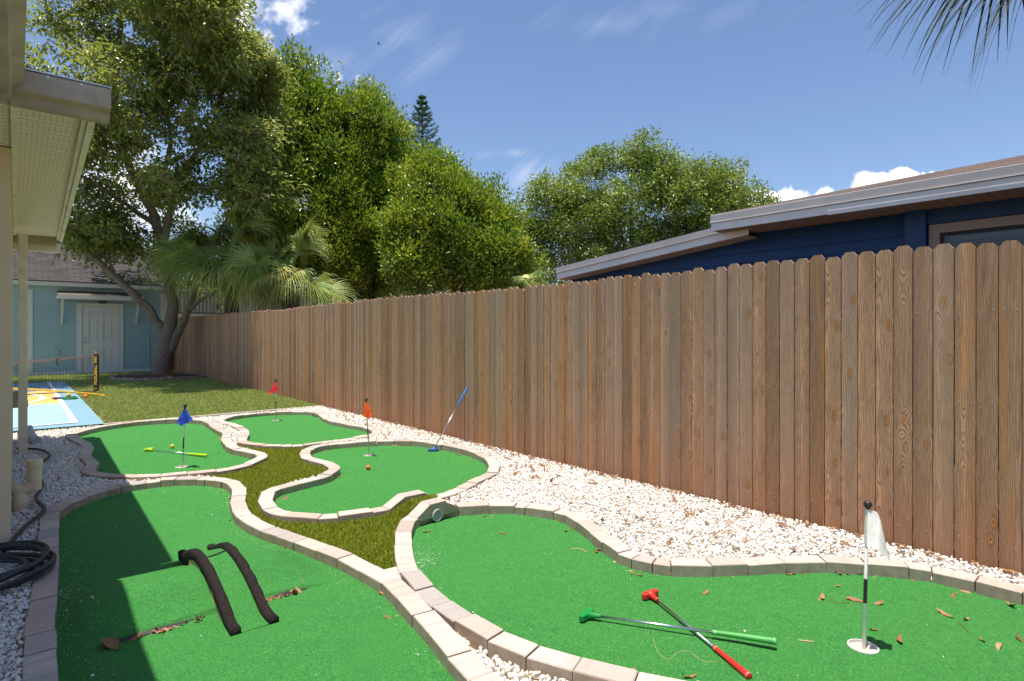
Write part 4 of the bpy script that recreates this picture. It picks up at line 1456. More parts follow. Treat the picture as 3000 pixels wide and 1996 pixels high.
    hd = m.build('door_hood', M['shingle_plain'], r)
    m = MB()
    m.bsn(S0 - 0.645, S0 - 0.622, a - 0.01, b_ + 0.01, 2.20, 2.325)
    m.bsn(S0 - 0.62, S0 - 0.003, a - 0.012, a - 0.001, 2.20, 2.30)
    m.bsn(S0 - 0.62, S0 - 0.003, b_ + 0.001, b_ + 0.012, 2.20, 2.30)
    m.build('hood_fascia', M['white'], hd)
    for n in (a + 0.09, b_ - 0.12):
        m = MB()
        m.box8([sn(S0 - 0.05, n, 1.48), sn(S0 - 0.05, n + 0.05, 1.48), sn(S0 - 0.003, n + 0.05, 1.48), sn(S0 - 0.003, n, 1.48),
                sn(S0 - 0.55, n, 2.295), sn(S0 - 0.55, n + 0.05, 2.295), sn(S0 - 0.49, n + 0.05, 2.30), sn(S0 - 0.49, n, 2.30)])
        m.build('strut', M['white'], hd)
    m = MB()
    m.lathe(np.array(sn(S0 - 0.06, 2.02, 2.14)), [(0.0, -0.03), (0.05, -0.025), (0.10, 0.0), (0.10, 0.03), (0, 0.035)], 12)
    m.build('door_lamp', M['black'], r)
    m = MB()
    m.bsn(S0 - 0.06, S0 - 0.002, 0.86, 0.98, 0.58, 0.72)
    m.build('outlet_box', M['shedblue'], r, bevel=0.01)
    m = MB()
    m.tube([sn(S0 - 0.02, 3.26, 0.1), sn(S0 - 0.02, 3.26, 1.28)], 0.013, 8)
    m.build('conduit', M['shedblue'], r)


shed()

# pale wall and dark railing on the neighbour's side behind the fence corner
r = root('neighbour_wall', sn(24.0, 6.0, 0), 'white neighbouring wall with black iron railing glimpsed past the fence corner', 'wall')
m = MB()
m.bsn(26.0, 26.2, 3.9, 11.0, -0.1, 1.95)
m.build('wall', M['white'], r)
m = MB()
m.bsn(27.5, 27.7, 3.9, 11.0, 1.5, 3.4)
m.build('rear_wall', simple('grey_wall', (0.36, 0.34, 0.31), 0.8, var=0.06), r)
m = MB()
for n in np.arange(4.0, 10.9, 0.135):
    m.bsn(26.08, 26.105, n, n + 0.022, 1.96, 2.85)
m.bsn(26.075, 26.11, 3.95, 10.95, 2.0, 2.03)
m.bsn(26.075, 26.11, 3.95, 10.95, 2.80, 2.83)
m.build('railing', M['iron'], r)
# vent box that shows over the shed roof
m = MB()
P0 = np.array(W(232, 742, 24.0))
m.box(P0[0] - 0.28, P0[0] + 0.28, P0[1], P0[1] + 0.5, P0[2] - 0.9, P0[2] + 0.30)
for i in range(9):
    x = P0[0] - 0.26 + i * 0.06
    m.box(x, x + 0.02, P0[1] - 0.02, P0[1] - 0.002, P0[2] - 0.2, P0[2] + 0.25, 0, 0.2)
tag(m.build('roof_vent', M['steel'], None, loc=tuple(P0)), 'small grey louvred vent box above the shed roof', 'vent')

# mulch ring round the tree
TB = np.array(g(478, 1107, 0.0))
ringpts = [(TB[0] - 0.1 + 1.12 * math.cos(a) * (1 + 0.06 * math.sin(3 * a)), TB[1] + 0.95 * math.sin(a) * (1 + 0.05 * math.cos(2 * a))) for a in np.linspace(0, 2 * math.pi, 40)[:-1]]
M['ringstone'] = simple('ring_stone', (0.34, 0.28, 0.24), 0.9, var=0.3, scale=8, bs=0.5, bscale=60)
m = MB()
k = len(ringpts)
vs = [(x, y, 0.02) for x, y in ringpts] + [(TB[0], TB[1], 0.14)]
m.add(vs, [(i, (i + 1) % k, k) for i in range(k)])
o = struct(m.build('mulch_bed', M['mulch']))
m = MB()
for i in range(0, k):
    a, b_ = np.array(ringpts[i]), np.array(ringpts[(i + 1) % k])
    t = (b_ - a) / np.linalg.norm(b_ - a)
    nn_ = np.array([t[1], -t[0]])
    a2, b2 = a + t * 0.004, b_ - t * 0.004
    z = 0.065 + rng.normal(0, 0.006)
    m.box8([(*a2, -0.05), (*b2, -0.05), (*(b2 + nn_ * 0.09), -0.05), (*(a2 + nn_ * 0.09), -0.05), (*a2, z), (*b2, z), (*(b2 + nn_ * 0.09), z), (*(a2 + nn_ * 0.09), z)], 0, rng.uniform(0, 1))
tag(m.build('tree_ring', M['ringstone'], None, loc=tuple(TB)), 'ring of low pale stones round the mulch at the foot of the tree', 'edging')
# ---------------------------------------------------------------- tunnel between the right and the middle bed
def hump_wall(name, parent, pts, prof, thick, outward, extra=None):
    """bricks laid on a kerb: prof = list of (t along the line, height) pieces, each a wedge or block"""
    p, q = np.array(pts[0]), np.array(pts[1])
    d = (q - p)
    o = np.array([d[1], -d[0]]) / np.linalg.norm(d)
    if o @ np.array(outward) < 0:
        o = -o
    m = MB()
    for (t0, t1, h0, h1, zb, tint) in prof:
        a, b_ = p + d * t0, p + d * t1
        m.box8([(*a, zb), (*b_, zb), (*(b_ + o * thick), zb), (*(a + o * thick), zb), (*a, h0), (*b_, h1), (*(b_ + o * thick), h1), (*(a + o * thick), h0)], 0, tint)
    mm = m.build(name, M['paver'], parent, bevel=0.004)
    ul = mm.data.uv_layers.new(name='UVMap')
    for lp in mm.data.loops:
        c = mm.data.vertices[lp.vertex_index].co
        ul.data[lp.index].uv = (c.x * 0.9 + c.y * 0.3, c.z + c.y)
    return mm


tn = root('tunnel_bridge', (*((pa + pb) / 2), 0.0), 'arched paver tunnel with white pipe mouth joining the two right hand beds', 'tunnel')
fo = pb - pa
hump_wall('front_wall', tn, [g(1222, 1522, 0)[:2], g(1346, 1488.5, 0)[:2]], [(0.0, 0.30, 0.008, 0.078, -0.02, 0.06), (0.302, 0.68, 0.078, 0.078, -0.02, 0.7), (0.683, 1.0, 0.064, 0.010, -0.02, 0.55)], 0.106, fo)
hump_wall('back_wall', tn, [g(1120, 1485, 0)[:2], g(1264, 1454.5, 0)[:2]], [(0.0, 0.30, 0.006, 0.072, -0.02, 0.1), (0.302, 0.72, 0.072, 0.072, -0.02, 0.75), (0.723, 1.0, 0.066, 0.008, -0.02, 0.3)], 0.106, -fo)
w0_, w1_ = np.array(g(1222, 1522, 0)), np.array(g(1346, 1488.5, 0))
pm = w0_ + (w1_ - w0_) * 0.46 + np.array([0, 0, -0.008])
ax = np.array([*(-fo / np.linalg.norm(fo)), 0.0])
m = MB()
def ringtube(m, c, ax, r0, r1, l0, l1, k=24):
    """annular pipe end"""
    x = np.cross(ax, [0, 0, 1.0]); x /= np.linalg.norm(x)
    y = np.cross(x, ax)
    vs, fs = [], []
    for (r_, l) in ((r1, l0), (r1, l1), (r0, l1), (r0, l0)):
        for j in range(k):
            a = 2 * math.pi * j / k
            vs.append(c + ax * l + r_ * (math.cos(a) * x + math.sin(a) * y))
    for i in range(3):
        for j in range(k):
            fs.append((i * k + j, i * k + (j + 1) % k, (i + 1) * k + (j + 1) % k, (i + 1) * k + j))
    m.add(vs, fs)
wd_ = (w1_ - w0_)[:2]
ax = np.array([wd_[1], -wd_[0], 0]) / np.linalg.norm(wd_)
if ax[:2] @ fo > 0:
    ax = -ax
ringtube(m, pm, ax, 0.0365, 0.0405, -0.05, 0.007)
m.build('pipe', M['pvcwhite'], tn)
m = MB()
x = np.cross(ax, [0, 0, 1.0]); x /= np.linalg.norm(x)
y = np.cross(x, ax)
m.add([pm + ax * 0.003 + 0.0370 * (math.cos(a) * x + math.sin(a) * y) for a in np.linspace(0, 2 * math.pi, 25)[:-1]], [tuple(range(24))])
m.build('pipe_mouth_shade', M['pipe_shade'], tn)  # grey disc closing the mouth, coloured as the shaded hollow

# ---------------------------------------------------------------- flags and cups
def flag(col, pole_top, knob_z, hem, wings, label, pole_mat='pole', lean=(0.0, 0.0)):
    u, v, bd = cups[col]
    c = np.array(g(u, v, ZT))
    m = MB()
    m.lathe(c, [(CUP_R - 0.002, 0.004), (CUP_R + 0.0035, 0.0042), (CUP_R + 0.004, 0.001), (CUP_R + 0.0035, -0.002), (CUP_R - 0.001, -0.003)], 32)
    m.lathe(c, [(CUP_R - 0.002, 0.0042), (CUP_R - 0.004, -0.10), (0.006, -0.10), (0.0, -0.10)], 32)
    cp = m.build('golf_cup', M['cup'], None, smooth=False, loc=tuple(c))
    tag(cp, 'white cup sunk in the turf holding the %s flag' % col, 'golf cup', 'cups sunk in the putting beds')
    r = root('golf_flag', tuple(c + [0, 0, -0.098]), label, 'golf flag', 'flags standing in the putting cups')
    top = np.array([c[0] + lean[0], c[1] + lean[1], knob_z])
    bot = c + [0, 0, -0.095]
    at = lambda z: bot + (top - bot) * ((z - bot[2]) / (top[2] - bot[2]))
    pr = 0.0065 if col == 'white' else 0.0060
    m = MB()
    m.tube([bot, top], pr, 12)
    m.build('pole', M[pole_mat], r, smooth=True)
    m = MB()
    for z0, z1 in (((0.128, 0.228),) if col == 'white' else ((0.125, 0.175), (0.180, 0.228))):
        m.tube([at(z0), at(z1)], pr + 0.0006, 12)
    m.build('pole_band', M['black'], r)
    m = MB()
    m.lathe(top, [(0.0, 0.019), (0.008, 0.018), (0.0145, 0.012), (0.0165, 0.003), (0.014, -0.007), (0.0075, -0.013), (0.006, -0.02), (0.0, -0.02)], 16)
    m.build('knob', M['black'], r, smooth=True)
    # cloth: sleeve round the pole, then a sheet led along each wing's line
    z0, z1 = hem
    m = MB()
    sl = [at(z) for z in np.linspace(z1, z0, 8)]
    m.tube(sl, pr + 0.0035, 10, cap=False)
    for prof, lean_y in wings:
        # prof: (across, top, bottom) of the hanging cloth, from the pole outwards
        pr_ = np.array(prof, dtype=float)
        tt = np.linspace(0, 1, 15)
        ti = np.linspace(0, 1, len(pr_))
        X, ZT_, ZB_ = [np.interp(tt, ti, pr_[:, q]) for q in range(3)]
        nv = 10
        vs = []
        for i in range(15):
            for j in range(nv + 1):
                b_ = j / nv
                z = ZT_[i] + (ZB_[i] - ZT_[i]) * b_
                p = at(z)
                wv = 0.007 * math.sin(tt[i] * 7.0 + b_ * 2.6) * min(1, tt[i] * 3) + 0.004 * math.sin(b_ * 9 + tt[i] * 4) * tt[i]
                t_ = -(lean_y * tt[i] + wv - 0.010 - 0.055 * b_)
                vs.append([p[0] + X[i] - t_ * c[0] / np.hypot(c[0], c[1]), p[1] - t_ * c[1] / np.hypot(c[0], c[1]), z])
        fs = [(i * (nv + 1) + j, i * (nv + 1) + j + 1, (i + 1) * (nv + 1) + j + 1, (i + 1) * (nv + 1) + j) for i in range(14) for j in range(nv)]
        m.add(vs, fs)
    m.build('flag_cloth', M['flag_' + col], r, smooth=True)
    return r


flag('white', None, 0.532, (0.516, 0.374), [([(0, .517, .380), (.036, .509, .378), (.050, .486, .362), (.068, .42, .348), (.078, .38, .335), (.098, .320, .312)], -0.02)], 'golf flag with drooping white cloth on a white pole by the crossed putters', 'polewhite', (0.020, 0.0))
flag('blue', None, 0.535, (0.520, 0.385), [([(0, .52, .37), (-.03, .474, .352), (-.053, .436, .37), (-.074, .394, .388)], -0.05), ([(0, .52, .37), (.028, .481, .383), (.055, .443, .397), (.077, .413, .409)], -0.03)],
     'golf flag with dark blue cloth draped round its grey pole', 'pole', (0.032, 0.0))
flag('red', None, 0.535, (0.520, 0.380), [([(0, .52, .385), (-.02, .50, .37), (-.056, .426, .348), (-.09, .374, .336)], -0.05), ([(0, .52, .385), (.018, .482, .388), (.038, .408, .388)], -0.03)],
     'golf flag with bright red cloth standing in the farthest bed', 'pole', (-0.005, 0.0))
flag('orange', None, 0.535, (0.520, 0.385), [([(0, .52, .35), (-.015, .497, .36), (-.027, .436, .359), (-.037, .39, .378)], -0.04), ([(0, .52, .348), (.019, .482, .348), (.038, .447, .363), (.052, .405, .382)], -0.05)],
     'golf flag with orange cloth in the middle bed near the orange ball', 'pole', (-0.035, 0.0))


# ---------------------------------------------------------------- putters and balls
def putter(c_head, c_grip, c_grip2, c_end, head_dir, col, gripcol, label, up=(0, 0, 1), ring=True, hl=0.105, hh=0.026):
    """c_head: where the shaft leaves the neck; head_dir: unit vector along the T bar"""
    A_, B_, C_ = map(np.array, (c_head, c_grip, c_end))
    r = root('putter', tuple(A_), label, 'putter', 'mini golf putters')
    ax = (B_ - A_) / np.linalg.norm(B_ - A_)
    hd = np.array(head_dir, dtype=float)
    hd /= np.linalg.norm(hd)
    upv = np.array(up, dtype=float)
    upv -= hd * (upv @ hd)
    upv /= np.linalg.norm(upv)
    fwd = np.cross(upv, hd)
    if fwd @ ax > 0:
        fwd = -fwd
    nk = 0.062
    hc = A_ - ax * nk if abs(ax @ upv) < 0.75 else A_ - ax * 0.05
    m = MB()
    prof = []
    n_ = 14
    # outline of the two-way head seen from above: rounded bar bowed a little forward
    front, back = [], []
    for i in range(n_ + 1):
        t = -1 + 2 * i / n_
        w_ = 0.0155 * (1 - 0.55 * abs(t) ** 5)
        bow = 0.010 * (1 - t * t)
        front.append((t * hl / 2, bow * 0.3 + w_))
        back.append((t * hl / 2, bow * 0.3 - w_ - 0.004 * (1 - abs(t))))
    outl = front + back[::-1]
    k = len(outl)
    vs = []
    for h_, sc in ((-hh / 2, 0.94), (-hh / 2 + 0.003, 1.0), (hh / 2 - 0.003, 1.0), (hh / 2, 0.92)):
        for a, b_ in outl:
            vs.append(hc + hd * a * (1 - (1 - sc) * 0.4) + fwd * b_ * sc + upv * h_)
    fs = [tuple(range(k - 1, -1, -1)), tuple(range(3 * k, 4 * k))]
    for l in range(3):
        fs += [(l * k + i, l * k + (i + 1) % k, (l + 1) * k + (i + 1) % k, (l + 1) * k + i) for i in range(k)]
    m.add(vs, fs)
    m.tube([hc + ax * 0.004, hc + ax * 0.022, hc + (A_ - hc) * 0.62, A_ + ax * 0.004], [0.022, 0.015, 0.0115, 0.0098], 14)
    m.build('head', M['p_' + col], r, smooth=False, bevel=0.002)
    m = MB()
    m.tube([A_, B_ + ax * 0.01], [0.0054, 0.0062], 12)
    m.build('shaft', M['metal'], r, smooth=True)
    m = MB()
    L = np.linalg.norm(C_ - B_)
    m.tube([B_, B_ + ax * 0.004, B_ + ax * 0.4 * L, C_ - ax * 0.006, C_ - ax * 0.002, C_], [0.0085, 0.0098, 0.0112, 0.0138, 0.0135, 0.010], 14)
    gr = m.build('grip', M['p_' + gripcol], r, smooth=True)
    if ring:
        m = MB()
        m.tube([B_ + ax * 0.013, B_ + ax * 0.0155], 0.0104, 14)
        m.build('grip_ring', M['white'], gr)
        m = MB()
        m.tube([C_ - ax * 0.0085, C_ - ax * 0.007], 0.0142, 14)
        m.build('grip_ring', M['white'], gr)


def hdir(p, q, z):
    a, b_ = np.array(g(*p, z)), np.array(g(*q, z))
    return b_ - a


zs = ZT + 0.018
putter(g(1758, 1806, zs + .004), g(2085, 1852, zs + 0.010), None, g(2275, 1880, zs + 0.016), hdir((1712, 1812), (1743, 1788), zs + .006), 'green', 'greengrip', 'putter with green head and ribbed green grip lying across the red one')
rg0, rg1 = np.array(g(1925, 1758, zs)), np.array(g(2091, 1896, zs - 0.006))
putter(rg0, rg1, None, rg1 + (rg1 - rg0) / np.linalg.norm(rg1 - rg0) * 0.215, hdir((1893, 1748), (1931, 1734), zs + .006), 'red', 'red', 'putter with red head and red grip lying under the green one')
putter(g(447, 1318.6, zs), g(548, 1329, zs), None, g(606, 1334.5, zs + .004), hdir((421, 1318.6), (449, 1313.4), zs), 'lime', 'lime', 'lime yellow putter lying on the turf of the blue flag bed')
bh = np.array(g(1276, 1307, ZT + 0.055))
s_, n_ = None, FN - 0.016
a_ = (1369 - UC) / F
Yt = n_ / (N[0] * a_ + N[1])
be = np.array(W(1369, 1136.7, Yt))
bg_ = bh + (be - bh) * ((1192.5 - 1307) / (1136.7 - 1307)) * 1.0
putter(bh, bg_, None, be, (1.0, 0.12, 0.0), 'blue', 'bluegrip', 'blue putter leaning up against the wooden fence', up=(0, 0, 1), ring=False, hl=0.112)


def ball(u, v, z, rad, mat, label, group=None, holes=False):
    c = np.array(g(u, v, z)) + [0, 0, rad]
    bm = bmesh.new()
    bmesh.ops.create_uvsphere(bm, u_segments=28, v_segments=18, radius=rad)
    me = bpy.data.meshes.new('ball')
    bm.to_mesh(me)
    bm.free()
    for p in me.polygons:
        p.use_smooth = True
    me.materials.append(mat)
    o = link('golf_ball' if rad < 0.03 else 'pickleball', me, loc=tuple(c))
    tag(o, label, 'ball', group)
    return o


ball(504.8, 1314.0, ZT, 0.0225, M['p_yellow'], 'yellow golf ball beside the lime putter')
ball(1078.8, 1376.6, ZT, 0.0225, M['p_orange'], 'orange golf ball on the middle bed below the orange flag')
ball(200.5, 1163.5, 0.028, 0.037, M['p_yellow'], 'yellow plastic ball resting on the green paddle')
ball(251, 1167.5, -0.005, 0.037, M['p_orange'], 'orange plastic ball on the grass edge beside the court')


# ---------------------------------------------------------------- foam railed ramp on the hump
def ramp():
    S0, S1, n0, n1 = 2.700, 3.762, 0.7245, 0.8735
    base = np.array(sn((S0 + S1) / 2, (n0 + n1) / 2, ZT))
    r = root('ramp_bridge', tuple(base), 'narrow arched turf ramp edged with two black foam rails', 'ramp')
    key = [(0, 0.0), (0.06, 0.006), (0.15, 0.044), (0.28, 0.092), (0.42, 0.126), (0.55, 0.141), (0.65, 0.140), (0.74, 0.122), (0.82, 0.090), (0.88, 0.062), (0.94, 0.045), (1.0, 0.036)]
    ts = np.linspace(0, 1, 40)
    hz = np.interp(ts, [k_[0] for k_ in key], [k_[1] for k_ in key])
    hz = np.convolve(np.pad(hz, 2, mode='edge'), [0.1, 0.2, 0.4, 0.2, 0.1], 'valid')
    S = S0 + (S1 - S0) * ts
    # turf deck between the rails with a torn flap
    vs, fs = [], []
    for i, (s, z) in enumerate(zip(S, hz)):
        for n in np.linspace(n0, n1, 7):
            vs.append(np.array(sn(s, n, ZT + z + 0.004 + 0.0 * ((n - n0) / (n1 - n0)))))
    for i in range(len(S) - 1):
        for j in range(6):
            fs.append((i * 7 + j, i * 7 + j + 1, (i + 1) * 7 + j + 1, (i + 1) * 7 + j))
    m = MB()
    m.add(vs, fs)
    m.build('turf_deck', M['turf'], r, smooth=True)
    m = MB()
    m.tube(catmull([sn(S[24], n0, ZT + hz[24] + 0.004), sn(S[23], (n0 + n1) / 2 - .02, ZT + hz[23] + 0.006), sn(S[25], n1, ZT + hz[25] + 0.006)], 6), 0.005, 6)
    m.build('crack_shade', M['dark'], r)  # dark tube laid on the deck as the shade in a crack
    m = MB()
    for i in range(len(S) - 1):
        m.box8([sn(S[i], n0, ZT + hz[i] - 0.008), sn(S[i + 1], n0, ZT + hz[i + 1] - 0.008), sn(S[i + 1], n1, ZT + hz[i + 1] - 0.008), sn(S[i], n1, ZT + hz[i] - 0.008),
                sn(S[i], n0, ZT + hz[i]), sn(S[i + 1], n0, ZT + hz[i + 1]), sn(S[i + 1], n1, ZT + hz[i + 1]), sn(S[i], n1, ZT + hz[i])])
    m.build('plywood_deck', M['black'], r)  # black instead of wood colour, for the dark in the crack
    m = MB()
    for i in range(2, 31):
        m.box8([sn(S[i], n0 + 0.035, ZT - 0.01), sn(S[i + 1], n0 + 0.035, ZT - 0.01), sn(S[i + 1], n0 + 0.05, ZT - 0.01), sn(S[i], n0 + 0.05, ZT - 0.01),
                sn(S[i], n0 + 0.035, ZT + hz[i] - 0.009), sn(S[i + 1], n0 + 0.035, ZT + hz[i + 1] - 0.009), sn(S[i + 1], n0 + 0.05, ZT + hz[i + 1] - 0.009), sn(S[i], n0 + 0.05, ZT + hz[i] - 0.009)])
    m.build('opening_shade_panel', M['foam'], r)  # added black panel standing in for the shade inside the opening
    for side, n in ((0, n0), (1, n1)):
        # foam pipe lagging: a soft rounded section that varies a little along its run
        k = 12
        vs, fs = [], []
        P = np.array([sn(s, n, ZT + z) for s, z in zip(S, hz)])
        if side == 1:
            P[:, :2] += np.outer(np.interp(ts, [0, .1, 1], [0.012, 0.0, 0.0]), N)
        for i in range(len(P)):
            t = P[min(i + 1, len(P) - 1)] - P[max(i - 1, 0)]
            t /= np.linalg.norm(t)
            x = np.array([*N, 0.0])
            y = np.cross(x, t)
            if y[2] < 0:
                y = -y
            for j in range(k):
                a = 2 * math.pi * j / k
                cx, cy = math.cos(a), math.sin(a)
                sq = 1.0 / max(abs(cx), abs(cy)) ** 0.8
                wx = 0.0215 * cx * sq
                hy = (0.022 if cy > 0 else (0.040 if side == 0 else 0.024)) * cy * sq + 0.010
                nz = 0.0030 * mnoise.noise(Vector((i * 0.5, j * 1.3, side * 9)))
                if side == 1 and i > 33:
                    hy *= 0.9
                vs.append(P[i] + x * (wx + nz) + y * (hy + nz))
        for i in range(len(P) - 1):
            for j in range(k):
                fs.append((i * k + j, i * k + (j + 1) % k, (i + 1) * k + (j + 1) % k, (i + 1) * k + j))
        fs += [tuple(range(k - 1, -1, -1)), tuple((len(P) - 1) * k + j for j in range(k))]
        m = MB()
        m.add(vs, fs)
        m.build('foam_rail', M['foam'], r, smooth=True)
        # bent plywood rib under the rail
        m = MB()
        a_, b_ = (n - 0.016, n - 0.006) if side == 0 else (n + 0.003, n + 0.012)
        for i in range(5, 30):
            h0, h1 = (0.022 + (0.030 * math.sin((i - 5) / 25 * math.pi)), 0.022 + 0.030 * math.sin((i - 4) / 25 * math.pi))
            m.box8([sn(S[i], a_, ZT + hz[i] - h0 - 0.026), sn(S[i + 1], a_, ZT + hz[i + 1] - h1 - 0.026), sn(S[i + 1], b_, ZT + hz[i + 1] - h1 - 0.026), sn(S[i], b_, ZT + hz[i] - h0 - 0.026),
                    sn(S[i], a_, ZT + hz[i]), sn(S[i + 1], a_, ZT + hz[i + 1]), sn(S[i + 1], b_, ZT + hz[i + 1]), sn(S[i], b_, ZT + hz[i])])
        m.build('plywood_rib', M['ply'], r)


ramp()
# dark strips drawn for the shade in the gap under the lifted turf
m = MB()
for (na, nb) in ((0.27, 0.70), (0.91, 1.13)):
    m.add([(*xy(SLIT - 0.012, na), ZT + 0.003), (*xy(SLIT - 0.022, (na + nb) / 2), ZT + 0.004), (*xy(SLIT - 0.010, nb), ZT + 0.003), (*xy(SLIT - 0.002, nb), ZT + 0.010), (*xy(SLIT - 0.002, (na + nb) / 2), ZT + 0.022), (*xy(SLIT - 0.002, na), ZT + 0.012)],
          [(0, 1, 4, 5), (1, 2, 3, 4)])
struct(m.build('slit_shade', M['dark']))

# ---------------------------------------------------------------- portable net, paddles
def net():
    c = np.array(g(282, 1152, 0.0))
    r = root('pickleball_net', tuple(c), 'portable yellow framed net with black post sleeve standing across the court', 'net')
    dr = np.array([-N[0], -N[1], 0.0])
    m = MB()
    m.tube([c + [0, 0, 0.03], c + [0, 0, 0.86]], 0.014, 10)
    # arched base bar and foot
    P = [c + np.array([*(D * -0.0), 0]) + [0.085, -0.06, 0.02]]
    foot = np.array(g(297, 1160.5, 0.02))
    base = [foot, foot + dr * 0.06 + [0, 0, 0.035], foot + dr * 0.5 + [0, 0, 0.11], foot + dr * 1.0 + [0, 0, 0.19], foot + dr * 1.35 + [0, 0, 0.225], foot + dr * 3.4 + [0, 0, 0.28]]
    m.tube(base, 0.017, 10)
    m.tube([foot + [0, 0, 0.012], foot - dr * 0.05 + [0.0, 0.0, 0.0]], 0.026, 10)
    m.build('frame', M['p_yellow'], r)
    m = MB()
    w_ = 0.047
    m.box8([c + np.array([-w_, -0.02, 0.045]), c + np.array([w_, -0.02, 0.045]), c + np.array([w_, 0.02, 0.045]), c + np.array([-w_, 0.02, 0.045]),
            c + np.array([-w_, -0.02, 0.80]), c + np.array([w_, -0.02, 0.80]), c + np.array([w_, 0.02, 0.80]), c + np.array([-w_, 0.02, 0.80])])
    slv = m.build('post_sleeve', M['black'], r, bevel=0.008)
    cu = bpy.data.curves.new('lettering', 'FONT')
    cu.body = 'PICKLEBALL'
    cu.size = 0.075
    cu.align_x = 'CENTER'
    cu.align_y = 'CENTER'
    cu.offset = 0.0025
    cu.extrude = 0.001
    tmp = bpy.data.objects.new('tmp_text', cu)
    COL.objects.link(tmp)
    bpy.context.view_layer.update()
    me = bpy.data.meshes.new_from_object(tmp)
    bpy.data.objects.remove(tmp)
    me.name = 'lettering'
    me.materials.clear()
    me.materials.append(M['p_yellow'])
    R = Matrix(((0, -1, 0, 0), (0, 0, -1, 0), (1, 0, 0, 0), (0, 0, 0, 1)))
    me.transform(R)
    xs = [v.co.z for v in me.vertices]
    k = 0.40 / (max(xs) - min(xs))
    for v in me.vertices:
        v.co.z *= k
    o = link('lettering', me, slv, loc=(0.005, -0.0225, 0.375))
    # script emblem above the lettering: a few strokes
    m = MB()
    e = c + np.array([0.0, -0.0225, 0.0])
    pts = [(-0.012, 0.62), (0.022, 0.635), (-0.018, 0.655), (0.024, 0.672), (-0.016, 0.69), (0.026, 0.705), (-0.012, 0.722), (0.022, 0.745)]
    m.tube(catmull([e + [x_, 0, z_] for x_, z_ in pts], 4), 0.006, 6)
    m.tube([e + [-0.03, 0, 0.60], e + [-0.03, 0, 0.76]], 0.005, 6)
    m.build('emblem', M['p_yellow'], slv)
    m = MB()
    for x_ in (-0.03, 0.0, 0.03):
        m.tube([e + [x_ - 0.008, 0, 0.085], e + [x_ + 0.008, 0, 0.09]], 0.007, 6)
    m.build('emblem', M['p_yellow'], slv)
    # net: mesh of thin cords below a pale headband
    L = 3.6
    top = lambda t: 0.77 - 0.20 * math.sin(min(t / 3.2, 1.0) * math.pi * 0.5)
    m = MB()
    ts_ = np.linspace(0.06, L, 60)
    for t in np.arange(0.10, L, 0.055):
        a = c + dr * t
        m.box(a[0] - 0.0015, a[0] + 0.0015, a[1] - 0.0015, a[1] + 0.0015, 0.10, top(t))
    for f_ in np.linspace(0.0, 0.95, 12):
        pts = [c + dr * t + [0, 0, 0.10 + (top(t) - 0.10) * f_] for t in ts_]
        m.tube(pts, 0.0017, 3, cap=False)
    m.build('mesh', M['black'], r)
    m = MB()
    for a, b_ in zip(ts_[:-1], ts_[1:]):
        p, q_ = c + dr * a, c + dr * b_
        o_ = np.array([*D, 0]) * 0.004
        m.box8([p - o_ + [0, 0, top(a) - 0.022], q_ - o_ + [0, 0, top(b_) - 0.022], q_ + o_ + [0, 0, top(b_) - 0.022], p + o_ + [0, 0, top(a) - 0.022],
                p - o_ + [0, 0, top(a) + 0.022], q_ - o_ + [0, 0, top(b_) + 0.022], q_ + o_ + [0, 0, top(b_) + 0.022], p + o_ + [0, 0, top(a) + 0.022]])
    m.build('headband', simple('net_headband', (0.30, 0.22, 0.21), 0.8), r)
    m = MB()
    m.tube([c + dr * t + [0, 0, 0.03 + 0.02 * math.sin(t * 2)] for t in np.linspace(0.0, L, 20)], 0.011, 6)
    m.tube(catmull([c + dr * 0.62 + [0, -0.01, 0.73], c + dr * 0.63 + [0, -0.03, 0.66], c + dr * 0.60 + [0, -0.02, 0.58]], 4), 0.010, 5)
    m.build('strap', M['black'], r)


net()


def paddle(u, v, rz, mat, label, z=0.012):
    c = np.array(g(u, v, z))
    r = root('paddle', tuple(c), label, 'paddle', 'paddles on the court', rz)
    outl = []
    for i in range(28):
        a = 2 * math.pi * i / 28
        ca, sa = math.cos(a), math.sin(a)
        outl.append((0.12 * math.copysign(abs(ca) ** 0.6, ca), 0.098 * math.copysign(abs(sa) ** 0.6, sa)))
    m = MB()
    m.prism(outl, -0.007, 0.007)
    me = raw_mesh('face', m.v, m.f, mat)
    link('face', me, r)
    m = MB()
    m.tube([(0.11, 0, 0), (0.15, 0, 0), (0.25, 0, 0)], [0.02, 0.013, 0.014], 8)
    link('handle', raw_mesh('handle', m.v, m.f, M['black']), r)


paddle(176, 1165, math.radians(30), M['p_paddle'], 'blue pickleball paddle lying on the court under the net', 0.02)
paddle(205, 1167, math.radians(200), M['p_lime'] if False else M['p_green'], 'green pickleball paddle lying beneath the yellow ball', 0.018)

